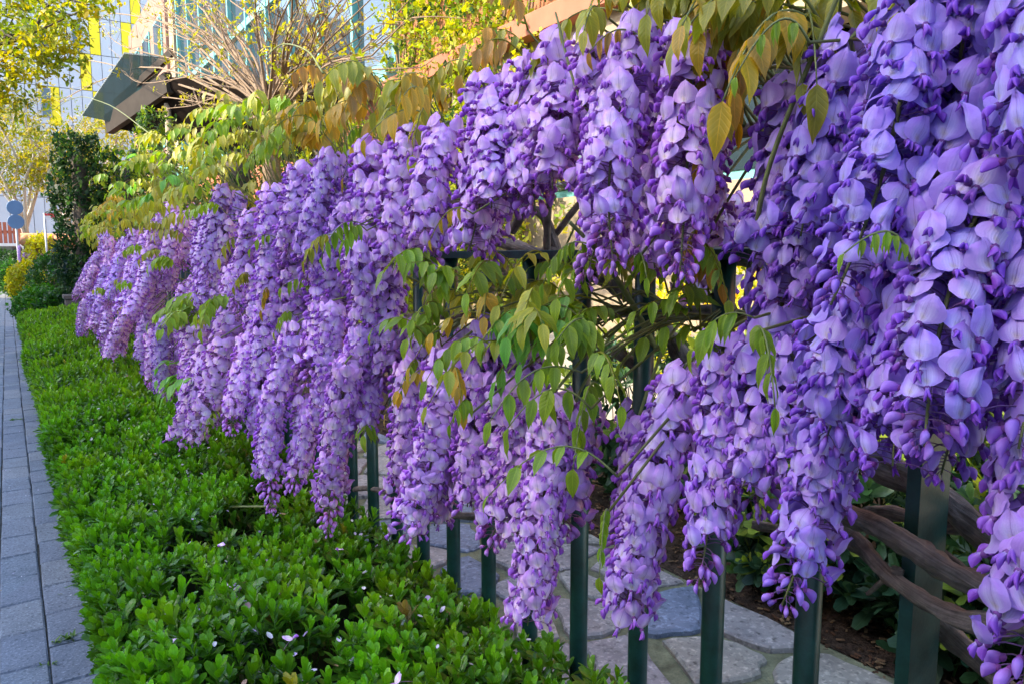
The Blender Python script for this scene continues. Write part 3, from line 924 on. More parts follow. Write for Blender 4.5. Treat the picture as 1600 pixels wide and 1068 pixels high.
def comp_leaf(vine, base, d, L, ll, droop, col, young=False, indiv_ok=True, hub=True):
    base = Vector(base); d = Vector(d).normalized()
    pairs = random.randint(3, 5)
    sag = rnd(.25, .6) * (1.3 if young else 1)
    side = d.cross(Vector((0, 0, 1)))
    if side.length < .05:
        side = d.cross(Vector((1, 0, 0)))
    side.normalize()
    upv = side.cross(d)
    def rp(t):
        return base + d * (L * t * (1 - .25 * sag * t)) + Vector((0, 0, -sag * L * t * t)) + upv * (.15 * L * math.sin(t * 3.1))
    pts = [rp(i / 6) for i in range(7)]
    dep = proj(base)[2]
    single = indiv_ok and leafcount.get(vine.name, 0) < 285 and dep < 2.0
    rt = tube(pts, .0013 if not young else .001, .0006, 4, (1, 1, 1), k=2)
    lo = None
    if single:
        lo = ob('leaf', mesh('leaf_stalk', rt, M_STEM), None, vine)
    else:
        bulk.setdefault(vine.name, [[], []])[1].append(rt.tint(np.array(vary(G_OLIVE))))
    spots = []
    for k in range(pairs):
        t = .28 + .66 * k / pairs
        for s in (-1, 1):
            spots.append((t + rnd(-.02, .02), s))
    spots.append((1.0, 0))
    for t, s in spots:
        p = rp(t)
        fwd = (rp(min(1, t + .05)) - rp(t - .05)).normalized()
        dl = fwd * (.55 if s else 1.0) + side * s * .85
        dr = R(droop + rnd(-14, 14))
        dl = dl.normalized() * math.cos(dr) + Vector((0, 0, -1)) * math.sin(dr)
        nz = Vector((0, 0, 1)) * math.cos(dr) + (fwd * .3 + side * s * .7 + Vector((-.5, -.3, 0)) * .6) * math.sin(dr)
        sz = ll * (1 - .35 * abs(t - .62)) * rnd(.85, 1.12)
        m = frame(p, dl, nz) @ Matrix.Rotation(R(rnd(-18, 18)), 4, 'Y') @ Matrix.Scale(sz, 4)
        k = random.choice((5, 6, 7)) if (young and random.random() < .75) else random.randrange(5)
        c = vary(col)
        if single:
            o = ob('leaflet', LM[k], None, lo, m)
            o.color = (*c, 1)
            leafcount[vine.name] = leafcount.get(vine.name, 0) + 1
        else:
            bulk.setdefault(vine.name, [[], []])[0].append((k, m, c))
    if hub:
        h = HUB(base.y) if base.z > .97 else HUB2(base.y)
        if (h - base).length < .35:
            bulk.setdefault(vine.name, [[], []])[1].append(tube([h, (h + base) / 2 + Vector((0, 0, .02)), base], .0018, .0013, 4, (.2, .2, .07), k=2))
def cluster(vine, px, py, sx, sy, n, X, col, ll, droop=45, young=False, out=(-.6, 0, .35), spread=.8, L=.12):
    for _ in range(n):
        x, y = px + rnd(-sx, sx), py + rnd(-sy, sy)
        b = atX(x, y, X + rnd(-.04, .05))
        d = Vector(out) + Vector((rnd(-spread, spread) * .5, rnd(-spread, spread), rnd(-spread, spread) * .6))
        comp_leaf(vine, b, d, L * rnd(.75, 1.25), ll * rnd(.85, 1.15), droop + rnd(-12, 12), col if not isinstance(col, list) else random.choice(col), young)
CL = [
    # vine, x, y, sx, sy, n, X, colour, leaflet, droop, young
    (V_NEAR, 1235, 30, 60, 40, 7, .56, [G_OLIVE, G_GOLD], .056, 55, 0), (V_NEAR, 1180, 10, 40, 40, 5, .55, [G_OLIVE, G_GOLD], .054, 60, 0),
    (V_NEAR, 1300, 0, 50, 30, 4, .58, [G_OLIVE, G_YEL], .05, 55, 0), (V_NEAR, 1140, 160, 14, 20, 2, .56, [G_BRONZE, G_GOLD], .045, 80, 1),
    (V_NEAR, 1170, 95, 14, 20, 2, .55, [G_BRONZE], .040, 85, 1), (V_NEAR, 1175, 510, 8, 15, 2, .46, [G_GREEN], .036, 75, 1),
    (V_NEAR, 1430, 425, 4, 6, 1, .40, [G_GREEN], .020, 80, 1), (V_NEAR, 1110, 470, 14, 14, 2, .60, [G_GREEN], .034, 60, 0), (V_NEAR, 1265, 60, 10, 20, 1, .5, [G_GREEN], .03, 85, 1),
    (V_MID, 1060, 0, 60, 22, 6, .56, [G_OLIVE, G_YEL], .048, 60, 0), (V_MID, 950, 25, 55, 25, 4, .54, [G_OLIVE, G_YEL], .046, 65, 0),
    (V_MID, 850, 70, 30, 25, 2, .55, [G_BRONZE, G_OLIVE], .046, 70, 0), (V_MID, 780, 95, 35, 20, 3, .55, [G_BRONZE, G_OLIVE], .045, 70, 0),
    (V_MID, 1000, 40, 40, 20, 2, .50, [G_BRONZE], .03, 85, 1), (V_MID, 720, 455, 40, 18, 3, .52, [G_GREEN, G_YEL], .046, 45, 0), (V_MID, 800, 440, 40, 20, 3, .56, [G_GREEN, G_YEL], .046, 45, 0),
    (V_MID, 700, 480, 30, 20, 2, .50, [G_GREEN], .046, 60, 0), (V_MID, 765, 500, 30, 20, 3, .52, [G_GOLD, G_YEL], .044, 50, 0),
    (V_MID, 850, 510, 50, 30, 5, .52, [G_GREEN, G_BRIGHT], .048, 50, 0), (V_MID, 910, 540, 40, 30, 5, .50, [G_GREEN], .046, 60, 0), (V_MID, 860, 470, 30, 15, 2, .56, [G_GREEN, G_YEL], .044, 55, 0),
    (V_MID, 925, 610, 20, 30, 3, .50, [G_GREEN], .042, 70, 0), (V_MID, 720, 595, 30, 8, 2, .47, [G_BRONZE, G_GOLD], .036, 65, 0), (V_MID, 745, 650, 10, 10, 1, .47, [G_GREEN], .034, 70, 1),
    (V_MID, 985, 425, 20, 20, 2, .52, [G_GREEN], .028, 80, 1), (V_MID, 925, 390, 20, 10, 2, .48, [G_GREEN], .026, 80, 1), (V_MID, 1095, 375, 10, 6, 1, .56, [G_BRONZE], .034, 85, 1),
    (V_MID, 740, 335, 8, 5, 1, .46, [G_GOLD], .028, 80, 1), (V_MID, 660, 560, 8, 5, 1, .5, [G_GREEN], .03, 75, 1), (V_MID, 960, 740, 14, 6, 1, .48, [G_GREEN], .040, 25, 0), (V_MID, 950, 800, 3, 3, 1, .47, [G_GREEN], .03, 80, 1),
    (V_FAR, 640, 150, 60, 30, 6, .56, [G_GOLD, G_YEL], .05, 60, 0), (V_FAR, 560, 150, 50, 30, 7, .56, [G_GOLD, G_BRONZE], .05, 65, 0), (V_FAR, 690, 185, 20, 20, 3, .55, [G_GOLD], .045, 70, 0),
    (V_FAR, 480, 190, 50, 25, 7, .55, [G_OLIVE, G_GOLD, G_GREEN], .046, 65, 0), (V_FAR, 420, 235, 40, 20, 6, .55, [G_OLIVE, G_GREEN], .046, 60, 0), (V_FAR, 340, 215, 60, 25, 8, .55, [G_GREEN, G_OLIVE], .055, 45, 0),
    (V_FAR, 300, 270, 60, 25, 9, .53, [G_GREEN, G_YEL], .055, 45, 0), (V_FAR, 240, 280, 40, 30, 8, .52, [G_GREEN, G_BRIGHT], .06, 40, 0), (V_FAR, 250, 315, 50, 20, 8, .52, [G_YEL, G_OLIVE], .055, 55, 0),
    (V_FAR, 180, 330, 25, 20, 7, .52, [G_YEL, G_GOLD], .06, 55, 0), (V_FAR, 160, 365, 20, 14, 5, .50, [G_YEL], .06, 60, 0), (V_FAR, 330, 330, 40, 20, 5, .50, [G_OLIVE, G_GREEN], .05, 60, 0),
    (V_FAR, 575, 210, 12, 6, 1, .5, [G_GREEN], .03, 85, 1), (V_FAR, 430, 375, 10, 8, 1, .45, [G_GREEN], .032, 80, 1), (V_FAR, 460, 390, 10, 8, 1, .45, [G_OLIVE], .032, 80, 1), (V_FAR, 585, 355, 16, 8, 2, .45, [G_GREEN], .032, 80, 1),
    (V_FAR, 535, 365, 8, 5, 1, .45, [G_OLIVE], .03, 80, 1), (V_FAR, 440, 450, 20, 10, 2, .45, [G_GREEN, G_GOLD], .034, 80, 1), (V_FAR, 490, 460, 10, 10, 1, .45, [G_GREEN], .034, 75, 1), (V_FAR, 460, 500, 8, 8, 1, .45, [G_GREEN], .03, 80, 1),
    (V_FAR, 300, 495, 30, 14, 7, .44, [G_GREEN], .055, 45, 0), (V_FAR, 345, 480, 25, 16, 5, .46, [G_GREEN, G_OLIVE], .05, 55, 0), (V_FAR, 300, 600, 18, 14, 4, .40, [G_BRIGHT, G_GREEN], .05, 25, 0),
    (V_FAR, 350, 650, 12, 8, 2, .42, [G_GREEN], .036, 50, 1), (V_FAR, 280, 575, 20, 8, 2, .42, [G_BRIGHT], .05, 15, 0), (V_FAR, 575, 685, 8, 4, 1, .5, [G_GREEN], .04, 50, 0), (V_FAR, 240, 420, 60, 30, 6, .45, [G_GREEN, G_OLIVE], .05, 65, 0),
    (V_FAR, 190, 470, 30, 40, 6, .45, [G_GREEN, G_YEL], .05, 65, 0), (V_FAR, 395, 440, 4, 6, 1, .42, [G_OLIVE], .03, 80, 1), (V_FAR, 380, 370, 5, 6, 1, .44, [G_OLIVE], .034, 80, 1), (V_FAR, 270, 380, 30, 20, 4, .46, [G_OLIVE], .05, 70, 0),
]
CL += [(V_NEAR, 1190, 40, 55, 35, 6, .56, [G_OLIVE, G_YEL, G_GOLD], .046, 58, 0), (V_NEAR, 1130, 10, 40, 25, 4, .56, [G_OLIVE, G_YEL], .046, 58, 0), (V_FAR, 300, 480, 30, 30, 5, .42, [G_GREEN], .05, 45, 0), (V_MID, 880, 445, 60, 30, 5, .58, [G_GREEN, G_YEL], .044, 40, 0), (V_MID, 960, 505, 40, 40, 5, .56, [G_GREEN, G_BRIGHT, G_YEL], .044, 45, 0), (V_MID, 790, 545, 50, 25, 5, .50, [G_GREEN, G_YEL], .044, 50, 0),
    (V_MID, 1040, 440, 40, 30, 4, .60, [G_GREEN, G_BRONZE], .036, 60, 0), (V_NEAR, 1100, 510, 30, 20, 4, .60, [G_GREEN, G_YEL], .04, 50, 0), (V_NEAR, 1210, 50, 80, 40, 8, .60, [G_GOLD, G_OLIVE, G_YEL], .056, 55, 0), (V_MID, 690, 520, 30, 25, 4, .50, [G_GREEN], .044, 50, 0),
    (V_MID, 1090, 30, 50, 25, 5, .60, [G_GOLD, G_YEL], .05, 55, 0), (V_FAR, 600, 165, 70, 25, 9, .60, [G_GOLD, G_YEL], .05, 55, 0), (V_FAR, 420, 200, 50, 20, 7, .60, [G_YEL, G_GREEN], .05, 50, 0),
    (V_FAR, 380, 200, 60, 30, 9, .58, [G_GREEN, G_OLIVE, G_YEL], .055, 50, 0), (V_FAR, 300, 235, 60, 25, 9, .56, [G_GREEN, G_YEL], .058, 45, 0), (V_FAR, 460, 225, 50, 20, 7, .56, [G_OLIVE, G_GREEN, G_GOLD], .05, 60, 0),
    (V_FAR, 540, 190, 50, 20, 6, .56, [G_GOLD, G_OLIVE], .05, 60, 0), (V_FAR, 220, 310, 50, 30, 9, .55, [G_GREEN, G_YEL], .06, 45, 0), (V_FAR, 660, 190, 40, 15, 4, .57, [G_GOLD, G_YEL], .046, 65, 0)]
CL.sort(key=lambda c: proj(atX(c[1], c[2], c[6]))[2])
for c in CL:
    cluster(c[0], c[1], c[2], c[3], c[4], c[5], c[6], c[7], c[8] * (.78 if c[0] is not V_FAR else .86), c[9] - 8, bool(c[10]), L=.12 if not c[10] else .07)
for _ in range(70):   # far end of the row, too small to pick apart
    y = rnd(2.2, 6.3)
    comp_leaf(V_FAR, (rnd(.45, .68), y, rnd(1.10, 1.32)), (rnd(-1, .3), rnd(-.8, .8), rnd(0, .7)), rnd(.12, .18), rnd(.045, .06), rnd(35, 70), random.choice((G_GREEN, G_YEL, G_OLIVE)), False, False)
for v in (V_NEAR, V_MID, V_FAR):
    a, b = bulk.get(v.name, [[], []])
    ts = []
    if a:
        ts.append(bake(LTs if v is V_FAR else LT, a))
    ts += b
    ob('small_leaves', mesh('small_leaves', join(ts), M_WLEAF), None, v, stuff=True)

# ================================================================== HEDGES AND SHRUBS
def obleaf(W=.42, cup=.25, curl=.1, nv=4, nu=2, tip=1.0):
    def f(u, v):
        w = W * .5 * (math.sin(math.pi * (.03 + .885 * v ** 1.45))) ** .62
        return (u * w, v, abs(u) ** 1.5 * w * cup + curl * v * v)
    def c(u, v):
        e = abs(u) ** 3
        return np.array((1, 1, 1)) * (1 - .35 * e) + np.array((2.0, 1.7, 2.4)) * .35 * e
    t = grid(f, nu, nv, c); t.uv[:, 2] = 1
    return t
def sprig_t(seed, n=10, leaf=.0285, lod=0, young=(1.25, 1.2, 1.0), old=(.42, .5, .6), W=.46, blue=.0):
    r = random.Random(seed)
    base = [obleaf(W, .28, r.uniform(-.22, .12), (5, 2, 3)[lod], 2) for _ in range(3)]
    inst = []
    az = r.uniform(0, 6)
    for i in range(n):
        f = i / (n - 1)
        az += 2.39996 + r.uniform(-.3, .3)
        el = 18 + 58 * f + r.uniform(-10, 10)
        z = leaf * (-.9 + 1.15 * f)
        s = leaf * (1.12 - .42 * f) * r.uniform(.85, 1.12)
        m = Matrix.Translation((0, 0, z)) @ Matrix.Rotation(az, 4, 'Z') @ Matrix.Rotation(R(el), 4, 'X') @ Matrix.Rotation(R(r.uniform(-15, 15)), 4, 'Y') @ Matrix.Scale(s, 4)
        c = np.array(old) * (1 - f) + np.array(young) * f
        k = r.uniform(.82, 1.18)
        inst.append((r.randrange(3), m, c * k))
    st = tube([(0, 0, -leaf * 2.4), (0, 0, leaf * .2)], leaf * .045, leaf * .03, 4, (.75, .8, .6), k=1)
    return join([bake(base, inst), st])
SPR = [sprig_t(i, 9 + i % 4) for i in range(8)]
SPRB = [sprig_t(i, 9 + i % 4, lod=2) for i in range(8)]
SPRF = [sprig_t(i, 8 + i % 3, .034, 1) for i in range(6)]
HG = (.088, .265, .008)
hedge = thing('clipped_hedge', (.38, 1.2, 0), 'low bright green clipped hedge of small rounded leaves between the path and the fence', 'hedge')
def hprof(s, y):
    """s 0 (foot of the path side) .. 1 (against fence); returns point, normal"""
    e = .045 * mnoise.noise(Vector((y * 1.9, 3.3, 0))) + .018 * mnoise.noise(Vector((y * 6, 1.3, 0)))
    ht = .405 + .055 * mnoise.noise(Vector((y * 1.9, 9, s * 2.5))) + .024 * mnoise.noise(Vector((y * 5, 4, s * 5)))
    xl = .10 + e
    if y > 1.6:
        xl -= .018 * (min(y, 4) - 1.6) / 2.4
    if s < .38:
        t = s / .38
        return Vector((xl + .075 * (1 - t) ** 1.4 , y, .03 + (ht - .09) * t)), Vector((-1, 0, .25 + .3 * t)).normalized()
    if s < .50:
        t = (s - .38) / .12
        a = t * math.pi / 2
        return Vector((xl + .06 * (1 - math.cos(a)), y, ht - .06 + .06 * math.sin(a))), Vector((-math.cos(a), 0, math.sin(a) + .25)).normalized()
    t = (s - .5) / .5
    return Vector((xl + .06 + (.60 - xl - .02) * t, y, ht + (.015 + .05 * min(1, max(0, y - 1.5))) * t - .04 * max(0, t - .8))), Vector((-.12, 0, 1)).normalized()
sprigs, hf = [], []
HOLES = [(.40, 1.62, .06), (.46, 1.15, .05), (.33, 1.0, .04), (.50, 1.75, .08)]
def hole(p):
    for hx, hy, hr in HOLES:
        if (p.x - hx) ** 2 + (p.y - hy) ** 2 < hr * hr:
            return True
    return mnoise.noise(Vector((p.x * 11, p.y * 11, 5))) > .40
y = -.35
while y < 9.3:
    far = y > 3.2
    step = .0222 if not far else .033
    ns = int(.95 / step)
    for k in range(ns):
        s = (k + rnd(0, 1)) / ns
        yy = y + rnd(-.5, .5) * step
        p, n = hprof(s, yy)
        if s > .93 and random.random() < .3:
            continue
        if p.y > 9.15:
            p.z -= (p.y - 9.15) * .8
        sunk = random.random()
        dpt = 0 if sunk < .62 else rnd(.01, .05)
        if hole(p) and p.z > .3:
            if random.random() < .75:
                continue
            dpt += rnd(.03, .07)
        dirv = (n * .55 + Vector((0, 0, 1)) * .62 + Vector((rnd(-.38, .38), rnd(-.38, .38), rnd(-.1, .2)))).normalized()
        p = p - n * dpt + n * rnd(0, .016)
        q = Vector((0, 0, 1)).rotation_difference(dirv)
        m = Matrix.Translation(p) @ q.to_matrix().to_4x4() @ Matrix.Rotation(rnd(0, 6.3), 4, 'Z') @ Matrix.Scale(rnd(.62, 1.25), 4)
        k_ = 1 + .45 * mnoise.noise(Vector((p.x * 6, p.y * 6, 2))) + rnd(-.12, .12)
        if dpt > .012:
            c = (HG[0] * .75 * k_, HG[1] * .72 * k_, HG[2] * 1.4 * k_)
        else:
            yl = max(0, mnoise.noise(Vector((p.x * 9, p.y * 9, 7)))) * .9 + (.25 if far else 0)
            c = (HG[0] * k_ * (1 + yl), HG[1] * k_ * (1 + .1 * yl), HG[2] * k_)
        if random.random() < .008:
            c = random.choice(((.24, .24, .02), (.16, .13, .03)))
        if far:
            hf.append((random.randrange(6), m, c))
        else:
            sprigs.append((proj(p), random.randrange(8), m, c, dpt))
    y += step
def vis(s):
    (x, yy, z), k, m, c, d = s
    return -z if (0 < x < 1000 and 0 < yy < 1068 and d < .012) else -1e3 - z
sprigs.sort(key=vis, reverse=True)
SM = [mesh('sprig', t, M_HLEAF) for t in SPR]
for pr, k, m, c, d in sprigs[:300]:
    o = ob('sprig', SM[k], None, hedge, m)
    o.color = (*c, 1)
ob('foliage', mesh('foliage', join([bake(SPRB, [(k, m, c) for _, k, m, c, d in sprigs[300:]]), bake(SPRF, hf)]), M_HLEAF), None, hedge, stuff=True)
# woody inside of the hedge, then a shell coloured dark for its shade
tw = []
for _ in range(500):
    y = rnd(-.2, 9.1) if random.random() < .5 else rnd(-.2, 3)
    x = rnd(.2, .58)
    tw.append(tube([(x, y, -.01), (x + rnd(-.04, .04), y + rnd(-.04, .04), .18), (x + rnd(-.1, .08), y + rnd(-.1, .1), .35)], .004, .0018, 4, k=1))
ob('twigs', mesh('twigs', join(tw), M_DBARK), None, hedge, stuff=True)
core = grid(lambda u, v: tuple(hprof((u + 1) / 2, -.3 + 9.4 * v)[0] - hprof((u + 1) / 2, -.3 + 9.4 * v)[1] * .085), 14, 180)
core.c[:, :3] = (.012, .022, .008)  # near-black stands in for shade deep inside; the added shell blocks the view through
hl = []
for _ in range(260):
    yy_ = rnd(.8, 3.8)
    p_, n_ = hprof(rnd(.52, .99), yy_)
    hl.append((0, Matrix.Translation(p_ + Vector((0, 0, rnd(.0, .022)))) @ Matrix.Rotation(rnd(0, 6.3), 4, 'Z') @ Matrix.Rotation(rnd(-.8, .8), 4, 'X') @ Matrix.Scale(rnd(.006, .012), 4), random.choice(((.75, .68, .85), (.65, .5, .8), (.8, .78, .8), (.3, .2, .1)))))
def petal_card(u, v):
    return (u * .42 * math.sin(math.pi * (.1 + .85 * v)) ** .7, v, .15 * u * u)
ob('petal_litter', mesh('petal_litter', bake([grid(petal_card, 2, 3)], hl), M_PETAL), None, hedge, stuff=True)
ob('shade_shell', mesh('shade_shell', core, mat_leaf('hedge_shade', .9, 0, False, .1)), None, hedge)

# ---- generic leafy shrub
def shrub(name, label, cat, base, rx, ry, rz, n, leafT, mat, cols, group=None, stems=7, top_col=None, zc=None, squash=.0, shell=.5):
    base = Vector(base)
    t = thing(name, base, label, cat, group)
    ce = base + Vector((0, 0, zc if zc is not None else rz * .95))
    inst = []
    sd_ = rnd(0, 100)
    for _ in range(n):
        d = Vector((random.gauss(0, 1), random.gauss(0, 1), random.gauss(0, 1))).normalized()
        rr = (shell + (1 - shell) * random.random() ** .5) * (1 + .35 * mnoise.noise(d * 2.2 + Vector((sd_, 0, 0))))
        p = ce + Vector((d.x * rx, d.y * ry, d.z * rz)) * rr
        if p.z < base.z + .02:
            continue
        up = (d * .7 + Vector((0, 0, .8)) + Vector((rnd(-.4, .4), rnd(-.4, .4), 0))).normalized()
        q = Vector((0, 0, 1)).rotation_difference(up)
        m = Matrix.Translation(p) @ q.to_matrix().to_4x4() @ Matrix.Rotation(rnd(0, 6.3), 4, 'Z') @ Matrix.Scale(rnd(.75, 1.2), 4)
        c = random.choice(cols)
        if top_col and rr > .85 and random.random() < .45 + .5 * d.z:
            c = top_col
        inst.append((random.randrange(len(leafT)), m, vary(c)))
    ob('foliage', mesh('foliage', bake(leafT, inst), mat), None, t, stuff=True)
    for _ in range(stems):
        a = rnd(0, 6.28)
        e = ce + Vector((math.cos(a) * rx * .6, math.sin(a) * ry * .6, rnd(0, .5) * rz))
        b = base + Vector((rnd(-.15, .15) * rx, rnd(-.15, .15) * ry, -.02))
        ob('stem', mesh('stem', tube([b, (b + e) / 2 + Vector((rnd(-.1, .1) * rx, rnd(-.1, .1) * ry, .0)), e], .012 * min(1.5, max(.5, rz)), .004, 6, k=3), M_DBARK), None, t)
    return t
BIGS = [sprig_t(40 + i, 7 + i % 3, .062, 2, (1.1, 1.1, .8), (.7, .8, .9), .46) for i in range(5)]
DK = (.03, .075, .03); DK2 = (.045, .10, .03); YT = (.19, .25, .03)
gs = [((1.92, 1.03, .03), .27, .26, .36, 300, 'dark leafy shrub in the mulch bed behind the flat fence post'),
      ((1.86, .58, .03), .24, .30, .38, 320, 'dark leafy shrub with yellow tips behind the gnarled branches'),
      ((2.05, 1.55, .03), .32, .28, .38, 280, 'dark leafy shrub beside the crazy paving behind slender pickets'),
      ((2.25, .80, .03), .34, .40, .46, 360, 'taller dark shrub with sunlit yellow-green top in the mulch bed'),
      ((2.00, .16, .03), .32, .34, .40, 300, 'dark leafy shrub at the bare end of the mulch bed'),
      ((1.80, .82, .03), .14, .16, .20, 120, 'lowest small dark shrub at the edge of the crazy paving'),
      ((1.82, 1.30, .03), .14, .16, .18, 110, 'small dark seedling shrub on the bare mulch beside the paving'),
      ((2.10, 2.15, .03), .32, .34, .38, 240, 'dark leafy shrub under the hanging green wisteria leaves')]
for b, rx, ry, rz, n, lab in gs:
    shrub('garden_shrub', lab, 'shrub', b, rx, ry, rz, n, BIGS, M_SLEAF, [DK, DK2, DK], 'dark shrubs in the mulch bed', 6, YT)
FLW = [sprig_t(60 + i, 9, .045, 1, (1.1, 1.05, .8), (.8, .9, .8), .6) for i in range(4)]
YF = (.75, .62, .02)
shrub('flowering_shrub', 'bright yellow flowering shrub in the sun behind the fence rail', 'shrub', (2.9, 2.35, 0), .45, .55, .60, 420, FLW, M_SLEAF, [YF, (.5, .5, .03), (.2, .28, .03)], None, 6, YF, .55)
shrub('flowering_shrub', 'yellow flowering shrub seen through the gap beside the large blue-violet racemes', 'shrub', (3.1, 1.35, 0), .45, .5, .66, 420, FLW, M_SLEAF, [YF, (.5, .5, .03), (.2, .28, .03)], None, 6, YF, .62)
shrub('flowering_shrub', 'low yellow-green shrub in the sun beyond the dark bed shrubs', 'shrub', (3.3, .55, 0), .5, .5, .5, 360, FLW, M_SLEAF, [(.5, .5, .03), (.2, .28, .03), (.3, .36, .04)], None, 6, YF, .45)

# ================================================================== BUILDINGS
M_ORANGE = mat_plain('terracotta_stucco', (.32, .14, .07), .9, .2, .12, 2, .5, 0, 60, .01)
M_TERRA = mat_plain('terracotta_beam', (.34, .12, .07), .8, .2, .15, 2, .3, 0, 60, .006)
M_CREAM = mat_plain('cream_stucco', (.32, .25, .17), .9, .2, .10, 2, .5, 0, 60, .01)
M_TEAL = mat_plain('teal_frame', (.12, .34, .33), .45, .4, .12, 6, .05)
M_PANE = mat_glass('dark_window_glass', (.02, .035, .045), .04)
M_PINK = mat_plain('pink_cladding', (.28, .15, .12), .85, .2, .12, 1.2, .3, 0, 40, .01)
M_WHITEP = mat_plain('white_panel', (.48, .49, .53), .6, .3, .06, .6, .05)
M_YELP = mat_plain('yellow_panel', (.85, .66, .02), .6, .3, .08, .6, .05)
M_BACK = mat_plain('panel_backing', (.35, .36, .40), .9, .2, .1, 1, 0)
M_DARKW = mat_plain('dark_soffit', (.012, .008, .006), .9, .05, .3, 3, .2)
M_FRAME = mat_plain('bronze_frame', (.042, .034, .028), .8, .1, .15, 4, .1)
M_SMOKE = mat_glass('smoked_glass', (.03, .05, .05), .05, .62)

VX = 6.0
villa = thing('villa', (VX + 2, 14, 0), 'terracotta and cream villa with teal-framed glazing behind the wisteria fence', 'building')
box('wall', (VX, -4, 4.05), (VX + 5, 12.4, 10), M_ORANGE, villa)
box('base_wall', (VX + .02, -4, -.04), (VX + 5, 12.4, 1.75), M_CREAM, villa)
box('beam', (VX - .35, -4, 3.78), (VX + .3, 12.4, 4.05), M_TERRA, villa, .02)
box('soffit_band', (VX - .12, -4, 3.05), (VX + .3, 12.4, 3.78), M_CREAM, villa)
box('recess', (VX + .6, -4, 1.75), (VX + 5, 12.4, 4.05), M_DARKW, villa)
for y in (-3.5, -.2, 3.1, 6.4, 9.7, 12.2):
    box('pillar', (VX + .04, y - .16, 1.75), (VX + .34, y + .16, 3.05), M_CREAM, villa)
for k in range(5):
    w = box('window', (VX + .45, -3.2 + k * 3.3, 1.80), (VX + .60, -.5 + k * 3.3, 3.0), M_TEAL, villa)
    box('pane', (VX + .43, -3.1 + k * 3.3, 1.9), (VX + .46, -.6 + k * 3.3, 2.92), M_PANE, w)
# glazed wing
box('wing_base', (VX, 12.4, -.04), (VX + 5, 32.0, 4.05), M_TERRA, villa)
box('sill_beam', (VX - .30, 12.3, 4.05), (VX + .2, 32.0, 4.40), M_TEAL, villa, .02)
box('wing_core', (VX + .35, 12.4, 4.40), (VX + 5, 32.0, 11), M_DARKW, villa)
box('transom', (VX - .08, 12.4, 7.35), (VX + .12, 32.0, 7.55), M_TEAL, villa, .01)
yy = 12.4
while yy < 32.1:
    box('mullion', (VX - .10, yy - .06, 4.40), (VX + .14, yy + .06, 11), M_TEAL, villa, .01)
    if yy + 1.9 < 32.2:
        for z0, z1 in ((4.40, 7.35), (7.55, 11)):
            box('pane', (VX + .02, yy + .06, z0), (VX + .06, yy + 1.84, z1), M_PANE, villa)
    yy += 1.9
box('end_pillar', (VX - .1, 32.0, -.04), (VX + 5, 32.9, 11), M_CREAM, villa)
annex = thing('pink_annex', (VX + 2, 38, 0), 'pink clad annex with blue-framed window beyond the smoked glass canopy', 'building')
box('wall', (VX - .2, 33.0, -.04), (VX + 5, 43, 12), M_PINK, annex)
for k in range(3):
    for z0 in (5.5, 8.8):
        w = box('window', (VX - .26, 33.6 + k * 3, z0), (VX - .18, 35.4 + k * 3, z0 + 1.9), M_TEAL, annex)
        box('pane', (VX - .29, 33.75 + k * 3, z0 + .15), (VX - .25, 35.25 + k * 3, z0 + 1.75), M_PANE, w)

# canopy over the entrance
can = thing('entrance_canopy', (4.5, 18.5, 0), 'dark slanted entrance canopy with smoked glass wing beside the pollarded tree', 'canopy')
A, B, C, D = atY(175, 200, 19.5), atY(265, 138, 17.0), atY(560, 150, 13.5), atY(500, 262, 14.5)
up = Vector((0, 0, .22))
ob('soffit', mesh('soffit', prism([A, D, C, B], [A + up, D + up, C + up, B + up]), M_DARKW, False), None, can)
dirn = (B - A).normalized()
sidev = dirn.cross(Vector((0, 0, 1))).normalized()
def beamT(a, b, w, h):
    d = (b - a).normalized(); s_ = d.cross(Vector((0, 0, 1))).normalized() * w / 2; u_ = s_.cross(d).normalized() * h / 2
    bot = [a - s_ - u_, a + s_ - u_, a + s_ + u_, a - s_ + u_]
    return prism(bot, [p + (b - a) for p in bot])
ob('edge_beam', mesh('edge_beam', beamT(A + up * .5 - dirn * .15, B + up * .5, .16, .42), M_FRAME, False), None, can)
off = Vector((-.75, .4, .50))
ob('rib', mesh('rib', beamT(A + Vector((.1, .1, .55)), B + Vector((.1, .1, .75)), .07, .16), M_FRAME, False), None, can)
g1, g2, g3, g4 = atY(128, 181, 20.0), atY(194, 84, 18.5), atY(268, 92, 17.6), atY(185, 193, 19.2)
ob('glass_wing', mesh('glass_wing', prism([g1, g4, g3, g2], [p + Vector((0, 0, .03)) for p in (g1, g4, g3, g2)]), M_SMOKE, False), None, can)
for (px, yq) in ((357, 16.8), (262, 17.4)):
    p = atY(px, 170, yq)
    ob('column', mesh('column', tube([(p.x, p.y, -.02), (p.x, p.y, p.z + .1)], .07, .07, 10, smooth=False), M_CREAM), None, can)

